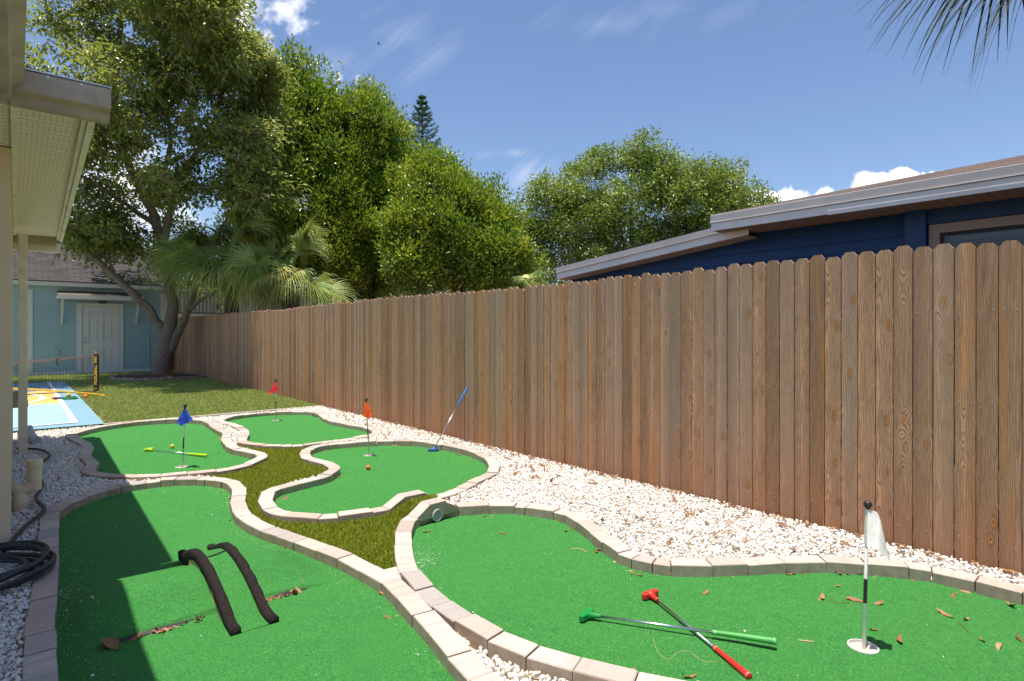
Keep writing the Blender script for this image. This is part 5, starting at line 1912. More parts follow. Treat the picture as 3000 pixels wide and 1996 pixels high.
# ---------------------------------------------------------------- dry leaves, twigs, weeds
def leaf_mesh(i):
    L, wv = 0.070 + 0.02 * math.sin(i * 2.1), 0.026 + 0.006 * math.cos(i * 1.7)
    curl, cup = [0.6, 1.6, -0.9, 2.4, 0.2, 1.1, -1.7, 0.9][i % 8], [9, 16, -7, 20, 5, -12, 12, 24][i % 8]
    vs, fs = [], []
    n_ = 9
    for k in range(n_ + 1):
        t = k / n_
        x_ = (t - 0.5) * L
        h = wv * math.sin(math.pi * t ** 0.85) ** 0.85 * (1 - 0.15 * t) + 0.0006
        for e in (-1, -0.5, 0, 0.5, 1):
            y_ = e * h * 0.5
            zz = cup * y_ * y_ + curl * 9 * x_ * x_ * 0.6 + 0.002 * math.sin(k * 1.9 + e * 3 + i)
            vs.append((x_, y_ + 0.005 * math.sin(t * 3 + i), zz))
    for k in range(n_):
        for e in range(4):
            fs.append((k * 5 + e, k * 5 + e + 1, (k + 1) * 5 + e + 1, (k + 1) * 5 + e))
    zmin = min(v[2] for v in vs)
    vs = [(x_, y_, z_ - zmin + 0.001) for x_, y_, z_ in vs]
    me = raw_mesh('dry_leaf', vs, fs, M['leaf'], {'tint': [0.11 * i] * len(vs)}, smooth=True)
    return me


LEAF = [leaf_mesh(i) for i in range(8)]
def put_leaf(p, label, group, sc=1.0, tilt=0.25):
    o = link('dry_leaf', LEAF[rng.integers(len(LEAF))], loc=tuple(p))
    o.rotation_euler = (rng.normal(0, tilt), rng.normal(0, tilt), rng.uniform(0, 6.28))
    o.scale = (sc,) * 3
    return tag(o, label, 'leaf', group)


lt = 'dry brown leaf lying loose on the green turf'
on_turf = [(1420, 1514), (1440, 1516), (1249, 1559), (1472, 1564), (1672, 1553), (1660, 1556), (1648, 1531), (1750, 1617), (1756, 1613), (1803, 1647), (1850, 1674), (1853, 1682), (1874, 1687), (1893, 1674), (2066, 1739),
           (2448, 1677), (2462, 1684), (2485, 1682), (2498, 1681), (2510, 1683), (2566, 1688), (2650, 1692), (2675, 1703), (2400, 1757), (2412, 1754), (2505, 1761), (2570, 1770), (2455, 1719), (2310, 1684), (2325, 1682), (2350, 1680),
           (2798, 1741), (2828, 1734), (2790, 1748), (2770, 1803), (2830, 1816), (2873, 1876), (2930, 1898), (2962, 1776), (2636, 1878), (2560, 1848), (2990, 1878), (1855, 1962), (2018, 1985), (1117, 1741), (833, 1609), (1137, 1812),
           (660, 1424), (668, 1436), (672, 1462), (350, 1571), (373, 1608), (222, 1472), (674, 1525), (810, 1475), (832, 1462), (992, 1400), (1300, 1319), (1288, 1320), (1180, 1307), (1100, 1307), (1155, 1307), (1312, 1347), (1373, 1352),
           (1346, 1334), (1340, 1332), (1385, 1344), (1428, 1385), (938, 1318), (952, 1323), (915, 1338), (720, 1218), (735, 1220), (755, 1220), (765, 1218), (700, 1225), (925, 1222), (935, 1224), (918, 1220), (938, 1237), (1010, 1265), (1003, 1251),
           (1030, 1256), (802, 1219), (400, 1248), (420, 1244), (440, 1242), (455, 1241), (470, 1240), (485, 1239.5), (350, 1254), (362, 1252), (265, 1268), (285, 1264), (302, 1310), (280, 1325), (646, 1289), (650, 1273), (743, 1342), (735, 1344), (585, 1240), (610, 1254), (640, 1326)]
for (u, v) in on_turf:
    p = np.array(g(u, v, ZT))
    if inside(beds['A'], p[None, :2])[0]:
        p[2] = zA(p[0], p[1])
    bed = [k_ for k_, P in beds.items() if inside(offset(P, 0.01), p[None, :2])[0]]
    nm = {'A': 'in the near left bed', 'B': 'in the blue flag bed', 'C': 'in the red flag bed', 'E': 'in the orange flag bed', 'D': 'in the near right bed'}.get(bed[0] if bed else 'D')
    put_leaf(p, 'dry brown leaf lying loose on the turf ' + nm, 'loose leaves on the turf ' + nm, rng.uniform(0.45, 0.95))
# leaves caught in the slit of the humped turf
for _ in range(54):
    n_ = rng.choice([rng.uniform(0.28, 0.66), rng.uniform(0.92, 1.1)])
    put_leaf(np.array(sn(SLIT - 0.016 + rng.normal(0, 0.006), n_, ZT + 0.006)), 'dry brown leaf caught in the slit of the humped turf', 'leaves caught in the turf slit', rng.uniform(0.5, 0.9), 0.5)
put_leaf(np.array(sn(SLIT - 0.03, 0.30, ZT + 0.01)), 'large curled leaf at the left end of the turf slit', None, 1.25, 0.2)
# leaves on the white gravel
cand = gravel_points(0.2, 8.8, 2.2, 3.95, 30)
cand = cand[rng.permutation(len(cand))[:170]]
wgt = cand[(rng.random(len(cand)) < 0.55) | (cand @ N > 3.3)]
for p in wgt[:150]:
    put_leaf(np.array([p[0], p[1], 0.006 + rng.uniform(0, 0.01)]), 'dry brown leaf resting on the white gravel by the fence', 'leaves on the white gravel', rng.uniform(0.5, 1.15), 0.45)
# litter along the court edge and lawn
lv, lf, ltint = [], [], []
base = 0
srcs = [(np.array(LEAF_.vertices.__len__() and [v.co[:] for v in LEAF_.vertices]), [tuple(p.vertices) for p in LEAF_.polygons]) for LEAF_ in LEAF]
def litter(pts, z, sc):
    global base
    for p in pts:
        vv, ff = srcs[rng.integers(len(srcs))]
        a = rng.uniform(0, 6.28)
        R = np.array([[math.cos(a), -math.sin(a), 0], [math.sin(a), math.cos(a), 0], [0, 0, 1]])
        lv.append(vv @ R.T * rng.uniform(*sc) + [p[0], p[1], z])
        lf.extend([tuple(i + base for i in f) for f in ff])
        ltint.extend([rng.random()] * len(vv))
        base += len(vv)
litter([np.array(xy(s, N_COURT + 0.03 + abs(rng.normal(0, 0.05)))) for s in rng.uniform(9.8, 18.0, 300)], 0.004, (0.4, 0.9))
litter(scatter(np.array([xy(10, 1.1), xy(10, 3.9), xy(21, 3.9), xy(21, 1.1)]), 16.0), 0.022, (0.5, 1.1))
litter(gravel_points(0.2, 9.0, 2.2, 3.95, 12), 0.012, (0.3, 0.9))
litter([TB[:2] + rng.normal(0, 0.55, 2) for _ in range(420)], 0.075, (0.7, 1.4))
litter([np.array(xy(s, 3.93 - abs(rng.normal(0, 0.03)))) for s in rng.uniform(0.4, 9.5, 110)], 0.012, (0.5, 1.1))
me = raw_mesh('leaf_litter', np.vstack(lv), lf, M['leaf'], {'tint': ltint}, smooth=True)
struct(link('leaf_litter', me), 'stuff', 'fallen brown leaves strewn over the lawn, court edge and fence foot', 'leaves')


def twig(pix, z, label, rad=0.0016, mat='ply'):
    P = [np.array(g(u, v, z)) + [0, 0, rad] for u, v in pix]
    m = MB()
    m.tube(catmull(P, 5), rad, 6)
    o = m.build('twig', M[mat], None, loc=tuple(P[0]))
    tag(o, label, 'twig')


twig([(1670, 1611), (1692, 1609), (1706, 1612), (1720, 1620)], ZT, 'short pale twig on the turf below the curving right kerb', 0.0026)
twig([(1914, 1869), (1925, 1905), (1945, 1930), (1965, 1930), (1985, 1913), (2015, 1908), (2040, 1925), (2065, 1940), (2100, 1938)], ZT, 'long thin pale grass stem curling over the turf below the putters', 0.0008)
twig([(2431, 1760), (2450, 1767), (2490, 1766)], ZT, 'thin reddish twig on the turf left of the white flag', 0.0014, 'mulch')
twig([(2806, 1825), (2825, 1840), (2838, 1853)], ZT, 'dark thin twig on the turf right of the white flag', 0.0014, 'mulch')
twig([(2338, 1877), (2360, 1880), (2383, 1882)], ZT, 'stubby pale twig on the turf beyond the green grip', 0.0026)
twig([(820, 1705), (860, 1695), (885, 1700), (887, 1712)], ZT + 0.03, 'fine pale stem by the right end of the turf slit', 0.0008)


def weed(u, v, h, k, label):
    c = np.array(g(u, v, -0.01))
    vs, fs = [], []
    for i in range(k):
        a = rng.uniform(0, 6.28)
        d_ = np.array([math.cos(a), math.sin(a), 0])
        d_[:2] -= N * max(0, d_[:2] @ N) * 1.2
        side = np.array([-d_[1], d_[0], 0]) * 0.004
        hh = h * rng.uniform(0.5, 1.1)
        b0 = len(vs)
        for j in range(5):
            t = j / 4
            p = c + rng.normal(0, 0.004, 3) * [1, 1, 0] + d_ * (hh * 0.75 * t ** 1.8) + [0, 0, hh * (t - 0.42 * t * t)]
            w_ = 1 - t * 0.9
            vs += [p - side * w_, p + side * w_]
        for j in range(4):
            fs.append((b0 + 2 * j, b0 + 2 * j + 1, b0 + 2 * j + 3, b0 + 2 * j + 2))
    me = raw_mesh('weed', np.array(vs) - c, fs, M['f_weed'], {'tint': rng.random(len(vs))})
    tag(link('weed', me, loc=tuple(c)), label, 'weed', 'weeds at the foot of the fence')


weed(1630, 1352, 0.19, 16, 'largest tuft of grassy weed at the fence foot')
weed(1806, 1396, 0.13, 7, 'thin grassy weed at the fence foot, right of the largest tuft')
weed(1434, 1306, 0.05, 12, 'tiny green weed at the fence foot near the leaning putter')
weed(2868, 1650, 0.06, 5, 'small weed sprig at the fence foot near the right edge of the photo')
weed(1868, 1405, 0.09, 4, 'wispy pale weed sprig between two fence pickets')
# ---------------------------------------------------------------- trees
def leaves_mesh(cent, L, wd, droop=0.35, fold=0.25, up=0.4, dirs=None):
    """one folded four-sided leaf per row of cent"""
    k = len(cent)
    d = rng.normal(size=(k, 3)) if dirs is None else dirs + rng.normal(0, 0.55, (k, 3))
    d[:, 2] -= droop
    d /= np.linalg.norm(d, axis=1)[:, None]
    nrm = rng.normal(size=(k, 3)) * 0.8
    nrm[:, 2] += up * 2
    nrm -= d * np.sum(nrm * d, axis=1)[:, None]
    nrm /= np.linalg.norm(nrm, axis=1)[:, None] + 1e-9
    sd = np.cross(d, nrm)
    ll = (L * rng.uniform(0.65, 1.25, k))[:, None]
    ww = (wd * rng.uniform(0.7, 1.25, k))[:, None]
    a = cent
    b_ = cent + d * ll * 0.45 + sd * ww * 0.5 + nrm * ww * fold
    c = cent + d * ll - nrm * ll * 0.12
    e = cent + d * ll * 0.45 - sd * ww * 0.5 + nrm * ww * fold
    v = np.stack([a, b_, c, e], axis=1).reshape(-1, 3)
    o = np.arange(k) * 4
    f = np.concatenate([np.stack([o, o + 1, o + 2], 1), np.stack([o, o + 2, o + 3], 1)])
    return v, f


def in_lobes(lobes, k, shell=0.35):
    """random points in a union of ellipsoids given by photo direction, distance and half sizes"""
    out, li = [], []
    vol = np.array([l[3] * l[4] * l[5] for l in lobes])
    w_ = (vol ** 0.75) / (vol ** 0.75).sum()
    idx = rng.choice(len(lobes), k, p=w_)
    d = rng.normal(size=(k, 3))
    d /= np.linalg.norm(d, axis=1)[:, None]
    r = rng.random(k) ** shell
    for i, l in enumerate(lobes):
        m = idx == i
        u, v, Y, ru, rv, ry = l
        c = np.array(W(u, v, Y))
        h = np.array([ru / F * Y, ry, rv / F * Y])
        out.append(c + d[m] * r[m][:, None] * h)
        li.append(np.full(m.sum(), i))
    return np.vstack(out), np.concatenate(li)


def tree(name, base, label, cat, limbs, lobes, n_ends, per_end, n_leaf, L, wd, leafmat, barkmat, spread=0.42, group=None, droop=0.35, gap=0.0, tip=0.10, tintmu=0.42, up=0.4, trunk_k=10, twigr=0.006, shell=0.4, seed=3, vert=0.0, clump_up=0.5, leaf_sp=0.11):
    global rng
    rng = np.random.default_rng(seed)
    base = np.array(base, dtype=float)
    r = root(name, tuple(base), label, cat, group)
    m = MB()
    nodes, rads = [], []
    for pts, rr in limbs:
        P = catmull(pts, 6)
        R = np.interp(np.linspace(0, 1, len(P)), np.linspace(0, 1, len(rr)), rr)
        wob = np.array([[mnoise.noise(Vector((i * 0.31, j * 9.1, len(P)))) for j in range(3)] for i in range(len(P))])
        P = P + wob * R[:, None] * 0.7
        m.tube(P, R, trunk_k, tint=rng.uniform(0.2, 0.8))
        nodes += list(P[2:])
        rads += list(R[2:])
    nodes, rads = np.array(nodes), np.array(rads)
    ends, li = in_lobes(lobes, n_ends, shell)
    if gap:
        keep = np.array([mnoise.noise(Vector(tuple(e * 0.55)) + Vector((seed, 0, 0))) for e in ends]) > gap - 0.5
        ends = ends[keep]
    bz = base[2] + 0.5
    if vert:
        sh = rng.random(len(ends)) < 0.22
        ends[sh, 2] += rng.uniform(0.1, 0.45, sh.sum())
    ends = ends[ends[:, 2] > bz]
    dist = np.array([np.linalg.norm(nodes - e, axis=1).min() for e in ends])
    tw = MB()
    for i in np.argsort(dist):
        e = ends[i]
        dd = np.linalg.norm(nodes - e, axis=1) + np.maximum(0, nodes[:, 2] - e[2]) * 0.8
        j = dd.argmin()
        a = nodes[j]
        ln = np.linalg.norm(e - a)
        r0 = min(rads[j] * 0.62, 0.012 + 0.014 * ln)
        mid = a * 0.5 + e * 0.5 + rng.normal(0, 0.10 * ln, 3) + np.array([0, 0, 0.06 * ln])
        P = catmull([a, mid, e], 4)
        R = np.linspace(r0, twigr, len(P))
        tw.tube(P, R, 5, cap=False, tint=rng.uniform(0, 1))
        nodes = np.vstack([nodes, P[2:]])
        rads = np.concatenate([rads, R[2:]])
    m.build('trunk', barkmat, r, smooth=True)
    # leaf clusters round each branch end
    ne = len(ends)
    cd = rng.normal(size=(ne * per_end, 3)) + np.array([0, -0.15, clump_up])
    cd /= np.linalg.norm(cd, axis=1)[:, None]
    cr = np.repeat(spread * rng.uniform(0.65, 1.55, ne), per_end) * (0.45 + 0.55 * rng.random(ne * per_end) ** 0.5)
    cl_ = np.repeat(ends, per_end, axis=0) + cd * cr[:, None] * np.array([1.15, 1.15, 0.8])
    own = np.repeat(ends, per_end, axis=0)
    for i in range(0, len(cl_), 3):
        P = np.array([own[i], own[i] * 0.45 + cl_[i] * 0.55 + [0, 0, 0.03], cl_[i]])
        tw.tube(P, [twigr, twigr * 0.8, twigr * 0.45], 3, cap=False, tint=rng.uniform(0, 1))
    tw.build('branches', barkmat, r, smooth=True)
    k = len(cl_)
    cent = np.repeat(cl_, n_leaf, axis=0) + rng.normal(0, leaf_sp, (k * n_leaf, 3)) * [1, 1, 1 + 0.5 * vert]
    dirs = np.repeat((cl_ - own) / (np.linalg.norm(cl_ - own, axis=1)[:, None] + 1e-9), n_leaf, axis=0)
    if vert:
        dirs = dirs + np.array([0, 0, vert])
    v, f = leaves_mesh(cent, L, wd, droop, up=up, dirs=dirs.copy())
    ct = np.clip(np.repeat(rng.normal(0, 0.13, ne), per_end) + rng.normal(tintmu, 0.12, k), 0, 1)
    t = np.clip(np.repeat(ct, n_leaf) + rng.normal(0, 0.15, k * n_leaf), 0, 0.86)
    new = rng.random(k) < tip                                  # flushes of young yellow leaves
    t = np.where(np.repeat(new, n_leaf), np.clip(t + 0.38, 0, 1), t)
    me = raw_mesh('crown', v - base, f, leafmat, {'tint': np.repeat(t, 4)})
    link('crown', me, r)
    return r


def Wl(lst, Y):
    return [np.array(W(u, v, Y if len(rest) == 0 else rest[0])) for u, v, *rest in lst]


# the big shade tree in the corner of the yard: three main stems from one foot
T = 16.1
limbs = [
    (Wl([(470, 1120), (476, 1060), (492, 985), (505, 900), (492, 800), (478, 720)], T), [0.27, 0.205, 0.17, 0.145, 0.13, 0.125]),
    (Wl([(478, 720), (440, 610), (372, 470), (340, 330), (345, 180), (360, 40), (380, -120)], T), [0.125, 0.115, 0.10, 0.085, 0.065, 0.05, 0.03]),
    (Wl([(480, 1050), (478, 985), (455, 935), (400, 870, 15.8), (330, 805, 15.5), (260, 745, 15.2), (190, 712, 15.0), (120, 690, 14.8)], T), [0.17, 0.13, 0.115, 0.10, 0.085, 0.07, 0.055, 0.04]),
    (Wl([(495, 1030), (525, 970), (560, 880, 16.0), (575, 810, 16.4), (630, 700, 17.0), (690, 590, 17.6)], T), [0.13, 0.105, 0.085, 0.065, 0.045, 0.015]),
    (Wl([(545, 915), (600, 872, 15.6), (660, 845, 15.3)], T), [0.06, 0.045, 0.03]),
    (Wl([(478, 720), (500, 620), (540, 500), (610, 400), (650, 280), (660, 150)], T), [0.105, 0.09, 0.08, 0.06, 0.045, 0.03]),
    (Wl([(440, 610), (500, 420, 16.6), (470, 250, 16.8), (480, 60, 17)], T), [0.08, 0.06, 0.045, 0.03]),
    (Wl([(455, 660), (370, 600, 15.6), (290, 545, 15.2), (215, 500, 14.9)], T), [0.07, 0.055, 0.04, 0.02]),
    (Wl([(372, 470), (300, 400, 16), (240, 330, 15.8)], T), [0.06, 0.04, 0.02]),
    (Wl([(540, 500), (620, 440, 15.4), (680, 360, 14.8)], T), [0.05, 0.03, 0.012]),
    (Wl([(330, 805, 15.5), (315, 730, 15.4), (300, 640, 15.2)], T), [0.035, 0.025, 0.015]),
    (Wl([(400, 870, 15.8), (440, 900, 15.6), (458, 940, 15.5)], T), [0.02, 0.018, 0.014]),
]
lobes = [(300, 130, 14.8, 240, 170, 2.4), (540, 110, 15.2, 190, 150, 2.6), (660, 250, 16, 130, 150, 2.2), (450, -60, 15.4, 260, 120, 2.4), (490, -30, 12.6, 170, 110, 1.5), (640, 130, 13.8, 90, 100, 1.4), (-150, 250, 12.9, 200, 190, 1.8), (180, 240, 16, 140, 140, 2.0), (230, 400, 14.4, 120, 110, 1.8),
         (430, 330, 14.4, 170, 130, 2.4), (640, 430, 14.0, 140, 130, 1.7), (520, 540, 14.4, 120, 90, 1.4), (710, 510, 14.0, 95, 90, 1.4), (260, 610, 15.4, 110, 60, 1.6), (330, 690, 15.4, 130, 55, 1.6), (240, 690, 14.6, 110, 45, 1.2), (420, 760, 16.0, 90, 45, 1.4),
         (730, 190, 16, 60, 70, 1.6), (560, 730, 17.8, 150, 85, 1.2), (760, 330, 17.2, 80, 130, 1.5), (770, 560, 18.2, 90, 110, 1.4), (400, 560, 17.5, 130, 90, 1.4), (150, 540, 15, 70, 90, 1.4), (600, 60, 16, 90, 70, 1.8)]
tree('shade_tree', TB + [0, 0, -0.1], 'big spreading shade tree with forked grey trunk growing from the mulch ring', 'tree', limbs, lobes, 720, 16, 9, 0.155, 0.066, M['f_big'], M['bark'], spread=0.40, droop=0.45, tip=0.16, tintmu=0.44, trunk_k=14, seed=11, gap=0.28, shell=0.45, up=1.0, twigr=0.0095, leaf_sp=0.10)


def column(u, Y, v_top, lobes, label, ne, seed, leafmat='f_bright', per=26, nl=12, L=0.130, wd=0.064, spread=0.44, tip=0.24, gap=0.0, name='broadleaf_tree', up=0.6, vert=0.9, group='leafy trees beyond the fence', tintmu=0.45, shell=0.33, twigr=0.006):
    b0 = np.array([(u - UC) / F * Y, Y, -0.1])
    top = np.array(W(u, v_top + 60, Y))
    limbs = [([b0, b0 + [0.05, 0, 1.2], b0 + [0.0, 0.1, 2.6], b0 * 0.35 + top * 0.65, top], [0.19, 0.15, 0.12, 0.07, 0.02])]
    for i in range(5):
        a = i * 1.3 + seed
        zz = 1.2 + i * 0.5
        limbs.append(([b0 + [0, 0, zz], b0 + [0.5 * math.cos(a), 0.5 * math.sin(a), zz + 0.9], b0 + [1.0 * math.cos(a), 1.0 * math.sin(a), zz + 2.2]], [0.09, 0.06, 0.025]))
    return tree(name, b0, label, 'tree', limbs, lobes, ne, per, nl, L, wd, M[leafmat], M['bark_dark'], spread=spread, group=group, droop=-0.1 if vert else 0.3, tip=tip, tintmu=tintmu, up=up, seed=seed, gap=gap, shell=shell, vert=vert, twigr=twigr)


Y = 19.5
column(860, Y, 180, [(848, 275, Y, 50, 95, 1.0), (905, 300, Y, 70, 85, 1.2), (985, 345, Y, 45, 75, 0.9), (800, 400, Y, 110, 130, 1.8), (930, 450, Y, 130, 130, 2.0), (870, 600, Y, 190, 150, 2.3), (960, 740, Y, 150, 110, 2.0), (800, 760, Y, 120, 90, 1.7)],
       'tall leafy tree behind the palm, tallest of the bright green row', 260, 21)
Y = 20.5
column(1085, Y, 270, [(1082, 355, Y, 48, 85, 1.0), (1125, 400, Y, 62, 85, 1.1), (1040, 430, Y, 60, 80, 1.1), (1085, 520, Y, 120, 110, 1.7), (1100, 660, Y, 150, 130, 2.0), (1060, 800, Y, 140, 80, 1.8), (1180, 560, Y, 60, 90, 1.2)],
       'narrow topped leafy tree in the middle of the bright green row', 250, 22)
Y = 17.0
column(1330, Y, 430, [(1272, 545, Y, 60, 65, 1.0), (1375, 610, Y, 75, 65, 1.1), (1440, 660, Y, 50, 75, 0.9), (1485, 740, Y, 45, 75, 0.9), (1330, 690, Y, 140, 110, 1.6), (1400, 770, Y, 140, 100, 1.6), (1250, 760, Y, 110, 100, 1.4), (1530, 810, Y, 45, 60, 0.8), (1205, 680, Y, 55, 80, 1.0)],
       'rounded leafy tree at the right end of the bright green row', 270, 23, L=0.118, wd=0.058, spread=0.38)
Y = 21.0
oakl = [(1850, 470, Y, 95, 75, 1.4), (1735, 500, Y, 75, 55, 1.2), (1700, 600, Y, 150, 90, 2.0), (1970, 520, Y, 110, 75, 1.6), (2090, 560, Y, 95, 70, 1.5), (2190, 600, Y, 65, 55, 1.0), (1880, 640, Y, 210, 110, 2.3), (1605, 600, Y, 65, 55, 1.1),
        (1565, 690, Y, 50, 60, 1.0), (2050, 690, Y, 190, 90, 2.0), (1680, 740, Y, 150, 80, 1.8), (1900, 760, Y, 180, 70, 1.8), (1600, 800, Y, 70, 50, 1.0), (2235, 590, Y, 35, 30, .6)]
column(1850, Y, 420, oakl, 'airy small leaved oak standing behind the navy house', 430, 24, 'f_oak', per=20, nl=11, L=0.122, wd=0.056, spread=0.42, tip=0.10, gap=0.10, name='oak_tree', up=0.4, vert=0.0, group=None, tintmu=0.42, shell=0.5)
Y = 24.0
column(1000, Y, 700, [(1010, 830, Y, 330, 60, 1.5), (1330, 850, Y, 260, 40, 1.5), (1560, 840, Y, 120, 55, 1.4), (700, 830, Y, 170, 70, 1.4)], 'dark low hedge row filling the gaps beneath the bright green trees', 240, 25, 'f_big', per=7, nl=14, L=0.12, wd=0.055, spread=0.4, tip=0.02, gap=0.0, name='hedge', vert=0.0, group=None, tintmu=0.25)
Y = 27.0
column(300, Y, 560, [(270, 660, Y, 70, 110, 1.5), (190, 720, Y, 70, 60, 1.5), (400, 770, Y, 120, 50, 1.5)], 'thin pale tree standing far behind the shed roof', 70, 26, 'f_oak', per=7, nl=10, L=0.11, wd=0.045, spread=0.4, tip=0.1, gap=0.1, name='slender_tree', vert=0.3, group=None)


# tall conifer with tiers of upswept branches
def conifer():
    global rng
    rng = np.random.default_rng(31)
    Y = 36.0
    b0 = np.array([(1240 - UC) / F * Y, Y, -0.1])
    top = np.array(W(1236, 282, Y))
    r = root('norfolk_pine', tuple(b0), 'slim tall conifer with tiered branches rising behind the leafy trees', 'tree')
    m = MB()
    m.tube([b0, b0 + (top - b0) * 0.5, top], [0.22, 0.13, 0.015], 8)
    H = top[2]
    cen, dirs = [], []
    z = H - 0.15
    tier = 0
    while z > H - 5.4:
        f_ = (H - z) / 2.7
        Lb = 0.10 + 1.05 * min(1.0, f_) * rng.uniform(0.85, 1.1)
        for j in range(6):
            a = j * math.pi / 3 + tier * 0.7 + rng.normal(0, 0.1)
            o = np.array([math.cos(a), math.sin(a), 0.0])
            c0 = np.array([top[0] + (b0[0] - top[0]) * (H - z) / H, Y, z])
            P = np.array([c0, c0 + o * Lb * 0.6 + [0, 0, -0.02 + 0.05 * Lb], c0 + o * Lb + [0, 0, 0.28 * Lb]])
            P = catmull(P, 5)
            m.tube(P, np.linspace(0.022, 0.008, len(P)), 4)
            for t in np.linspace(0.25, 1.0, 18):
                q_ = P[int(t * (len(P) - 1))]
                for s_ in range(5):
                    cen.append(q_ + rng.normal(0, 0.02, 3))
                    e = np.cross(o, [0, 0, 1]) * rng.choice([-1, 1])
                    dirs.append(o * 0.6 + e * rng.uniform(0.2, 0.9) + np.array([0, 0, rng.uniform(0.2, 1.0)]))
        z -= 0.33
        tier += 1
    cen, dirs = np.array(cen), np.array(dirs)
    v, f = leaves_mesh(cen, 0.16, 0.030, -0.2, dirs=dirs)
    m.build('trunk', M['bark_dark'], r)
    link('crown', raw_mesh('crown', v - b0, f, M['f_pine'], {'tint': np.repeat(rng.random(len(cen)), 4)}), r)


conifer()


# ---------------------------------------------------------------- fan palms
def fan_leaf(mb, tl, hub, axis, R, nseg, droop, width, spread=2.6, petiole_from=None, split=0.35):
    """costapalmate leaf: narrow segments fanning from hub about axis, drooping at their tips"""
    ax = axis / np.linalg.norm(axis)
    side = np.cross(ax, [0, 0, 1.0])
    side /= np.linalg.norm(side) + 1e-9
    nrm = np.cross(side, ax)
    rl = rng.normal(0, 0.75)
    side, nrm = side * math.cos(rl) + nrm * math.sin(rl), nrm * math.cos(rl) - side * math.sin(rl)
    for i in range(nseg):
        a = (i / (nseg - 1) - 0.5) * spread * 1.0 + rng.normal(0, 0.02)
        d = ax * math.cos(a) + side * math.sin(a)
        L = R * (0.72 + 0.28 * math.cos(a * 0.9)) * rng.uniform(0.9, 1.08)
        dj = rng.uniform(0.5, 1.6)
        pts = []
        n_ = 7
        for k in range(n_):
            t = k / (n_ - 1)
            p = hub + d * L * (t - 0.16 * droop * t ** 3) + nrm * (0.10 * R * math.sin(t * 2.0)) * 0.4
            p = p + np.array([0, 0, -1.0]) * droop * dj * L * 0.50 * max(0, t - 0.40) ** 2.0 / 0.36
            pts.append(p)
        pts = np.array(pts)
        ws = width * np.array([0.35, 0.9, 1.0, 0.85, 0.6, 0.32, 0.05])
        pr = np.cross(d, nrm)
        b0 = len(mb.v)
        tt = float(np.clip(tl + rng.normal(0, 0.10), 0, 1))
        vs, fs = [], []
        for k in range(n_):
            vs += [pts[k] - pr * ws[k] * 0.5 + nrm * ws[k] * 0.18, pts[k], pts[k] + pr * ws[k] * 0.5 + nrm * ws[k] * 0.18]
        for k in range(n_ - 1):
            fs += [(k * 3, k * 3 + 1, k * 3 + 4, k * 3 + 3), (k * 3 + 1, k * 3 + 2, k * 3 + 5, k * 3 + 4)]
        mb.add(vs, fs, 0, tt)


def palm(base, crown, nleaf, R, label, mat, seed, group=None, pet=0.9, nseg=38, width=0.035, tilt=(-0.75, 1.1), az=None, droop=(0.5, 1.2), trunk_r=0.16, tl=0.4, old=0.25, aim=None):
    global rng
    rng = np.random.default_rng(seed)
    base, crown = np.array(base), np.array(crown)
    r = root('fan_palm', tuple(base), label, 'palm', group)
    m = MB()
    P = catmull([base, base * 0.6 + crown * 0.4 + [0.05, 0, 0], crown], 8)
    m.tube(P, [trunk_r * (1 + 0.10 * (i % 2)) for i in range(len(P))], 12)
    m.build('trunk', M['bark_dark'], r)
    m, st = MB(), MB()
    jobs = aim if aim is not None else []
    if aim is None:
        for i in range(nleaf):
            el = tilt[0] + (tilt[1] - tilt[0]) * ((i * 0.618) % 1.0)
            a = (i * 2.39996) if az is None else rng.uniform(*az)
            jobs.append((a, el))
    for a, el in jobs:
        o = np.array([math.cos(a) * math.cos(el), math.sin(a) * math.cos(el), math.sin(el)])
        pl = pet * rng.uniform(0.75, 1.2)
        hub = crown + o * pl + np.array([0, 0, -0.15 * pl * max(0, math.cos(el))])
        pp = catmull([crown + o * 0.08, crown + o * pl * 0.55 + [0, 0, 0.05], hub], 5)
        st.tube(pp, np.linspace(0.018, 0.010, len(pp)), 5, tint=0.45)
        axd = o * 1.0 + np.array([0, 0, -0.28])
        dead = el < -0.3 and rng.random() < old
        fan_leaf(m, 0.95 if dead else np.clip(tl + rng.normal(0, 0.22), 0, 0.9), hub, axd, R * rng.uniform(0.85, 1.12), nseg, rng.uniform(*droop), width)
    st.build('leaf_stalks', M[mat], r)
    m.build('fronds', M[mat], r)
    return r


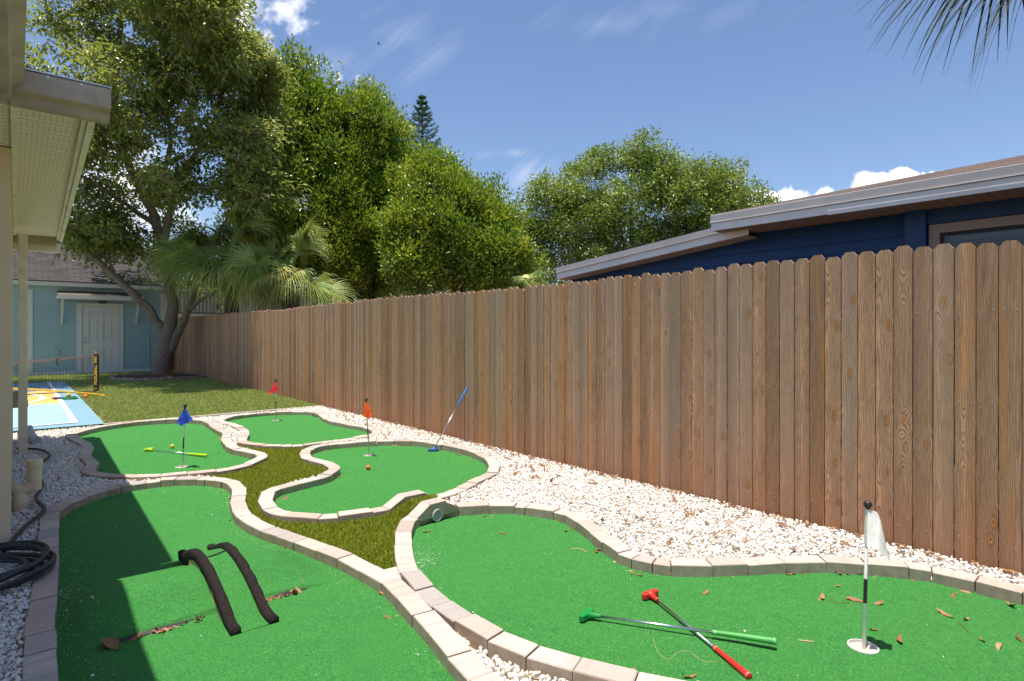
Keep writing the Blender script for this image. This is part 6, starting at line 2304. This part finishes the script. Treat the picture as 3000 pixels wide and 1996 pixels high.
Y = 15.9
c = np.array(W(668, 755, Y))
palm((c[0] + 0.15, c[1], -0.1), c, 76, 1.15, 'larger fan palm with dense fronds arching over the fence near the tree', 'f_palm', 41, 'fan palms behind the fence', pet=1.05, tilt=(-0.6, 1.35), droop=(0.3, 1.2), tl=0.48, nseg=30, width=0.027)
c = np.array(W(850, 795, 15.2))
palm((c[0], c[1], -0.1), c, 52, 1.0, 'smaller fan palm with pale drooping fronds just over the fence top', 'f_palm', 42, 'fan palms behind the fence', pet=0.85, tilt=(-0.4, 1.3), droop=(0.3, 1.2), tl=0.55, nseg=30, width=0.027)
c = np.array(W(1555, 838, 14.0))
palm((c[0], c[1], -0.1), c, 9, 0.42, 'tiny palm top peeping over the fence left of the navy house', 'f_palm', 43, None, pet=0.25, nseg=18, width=0.02, tilt=(0.1, 1.2), tl=0.4, trunk_r=0.08)
# fronds that hang into the top right corner from a palm standing out of view
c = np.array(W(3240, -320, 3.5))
palm((c[0] + 1.6, c[1] + 0.6, -0.1), c, 0, 0.98, 'palm fronds hanging dark against the sky in the top right corner', 'f_palm_backlit', 44, None, pet=0.50, nseg=32, width=0.021, tl=0.3, droop=(0.4, 0.65), trunk_r=0.15,
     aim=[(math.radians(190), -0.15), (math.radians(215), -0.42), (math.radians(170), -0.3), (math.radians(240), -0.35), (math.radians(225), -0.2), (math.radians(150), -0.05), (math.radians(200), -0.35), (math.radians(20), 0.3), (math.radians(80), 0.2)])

# ---------------------------------------------------------------- bird high over the trees
c = np.array(W(1109, 130, 30.0))
m = MB()
m.tube(catmull([c + [-0.07, 0, 0.01], c + [-0.03, 0, 0.03], c + [0.03, 0, 0.02], c + [0.09, 0, -0.01]], 4), [0.004, 0.012, 0.018, 0.026, 0.03, 0.032, 0.03, 0.028, 0.022, 0.018, 0.013, 0.008, 0.003][:13], 8)
for s_ in (-1, 1):
    m.add([c + [-0.01, 0, 0.03], c + [0.04, 0, 0.03], c + [0.05, s_ * 0.09, 0.08], c + [0.03, s_ * 0.2, 0.05], c + [0.0, s_ * 0.1, 0.08],
           c + [-0.01, 0, 0.026], c + [0.04, 0, 0.026], c + [0.05, s_ * 0.09, 0.076], c + [0.03, s_ * 0.2, 0.047], c + [0.0, s_ * 0.1, 0.076]], [(0, 1, 2, 3, 4), (9, 8, 7, 6, 5)])
tag(m.build('bird', M['black'], None, loc=tuple(c)), 'tiny dark bird flying in the blue sky above the trees', 'bird')
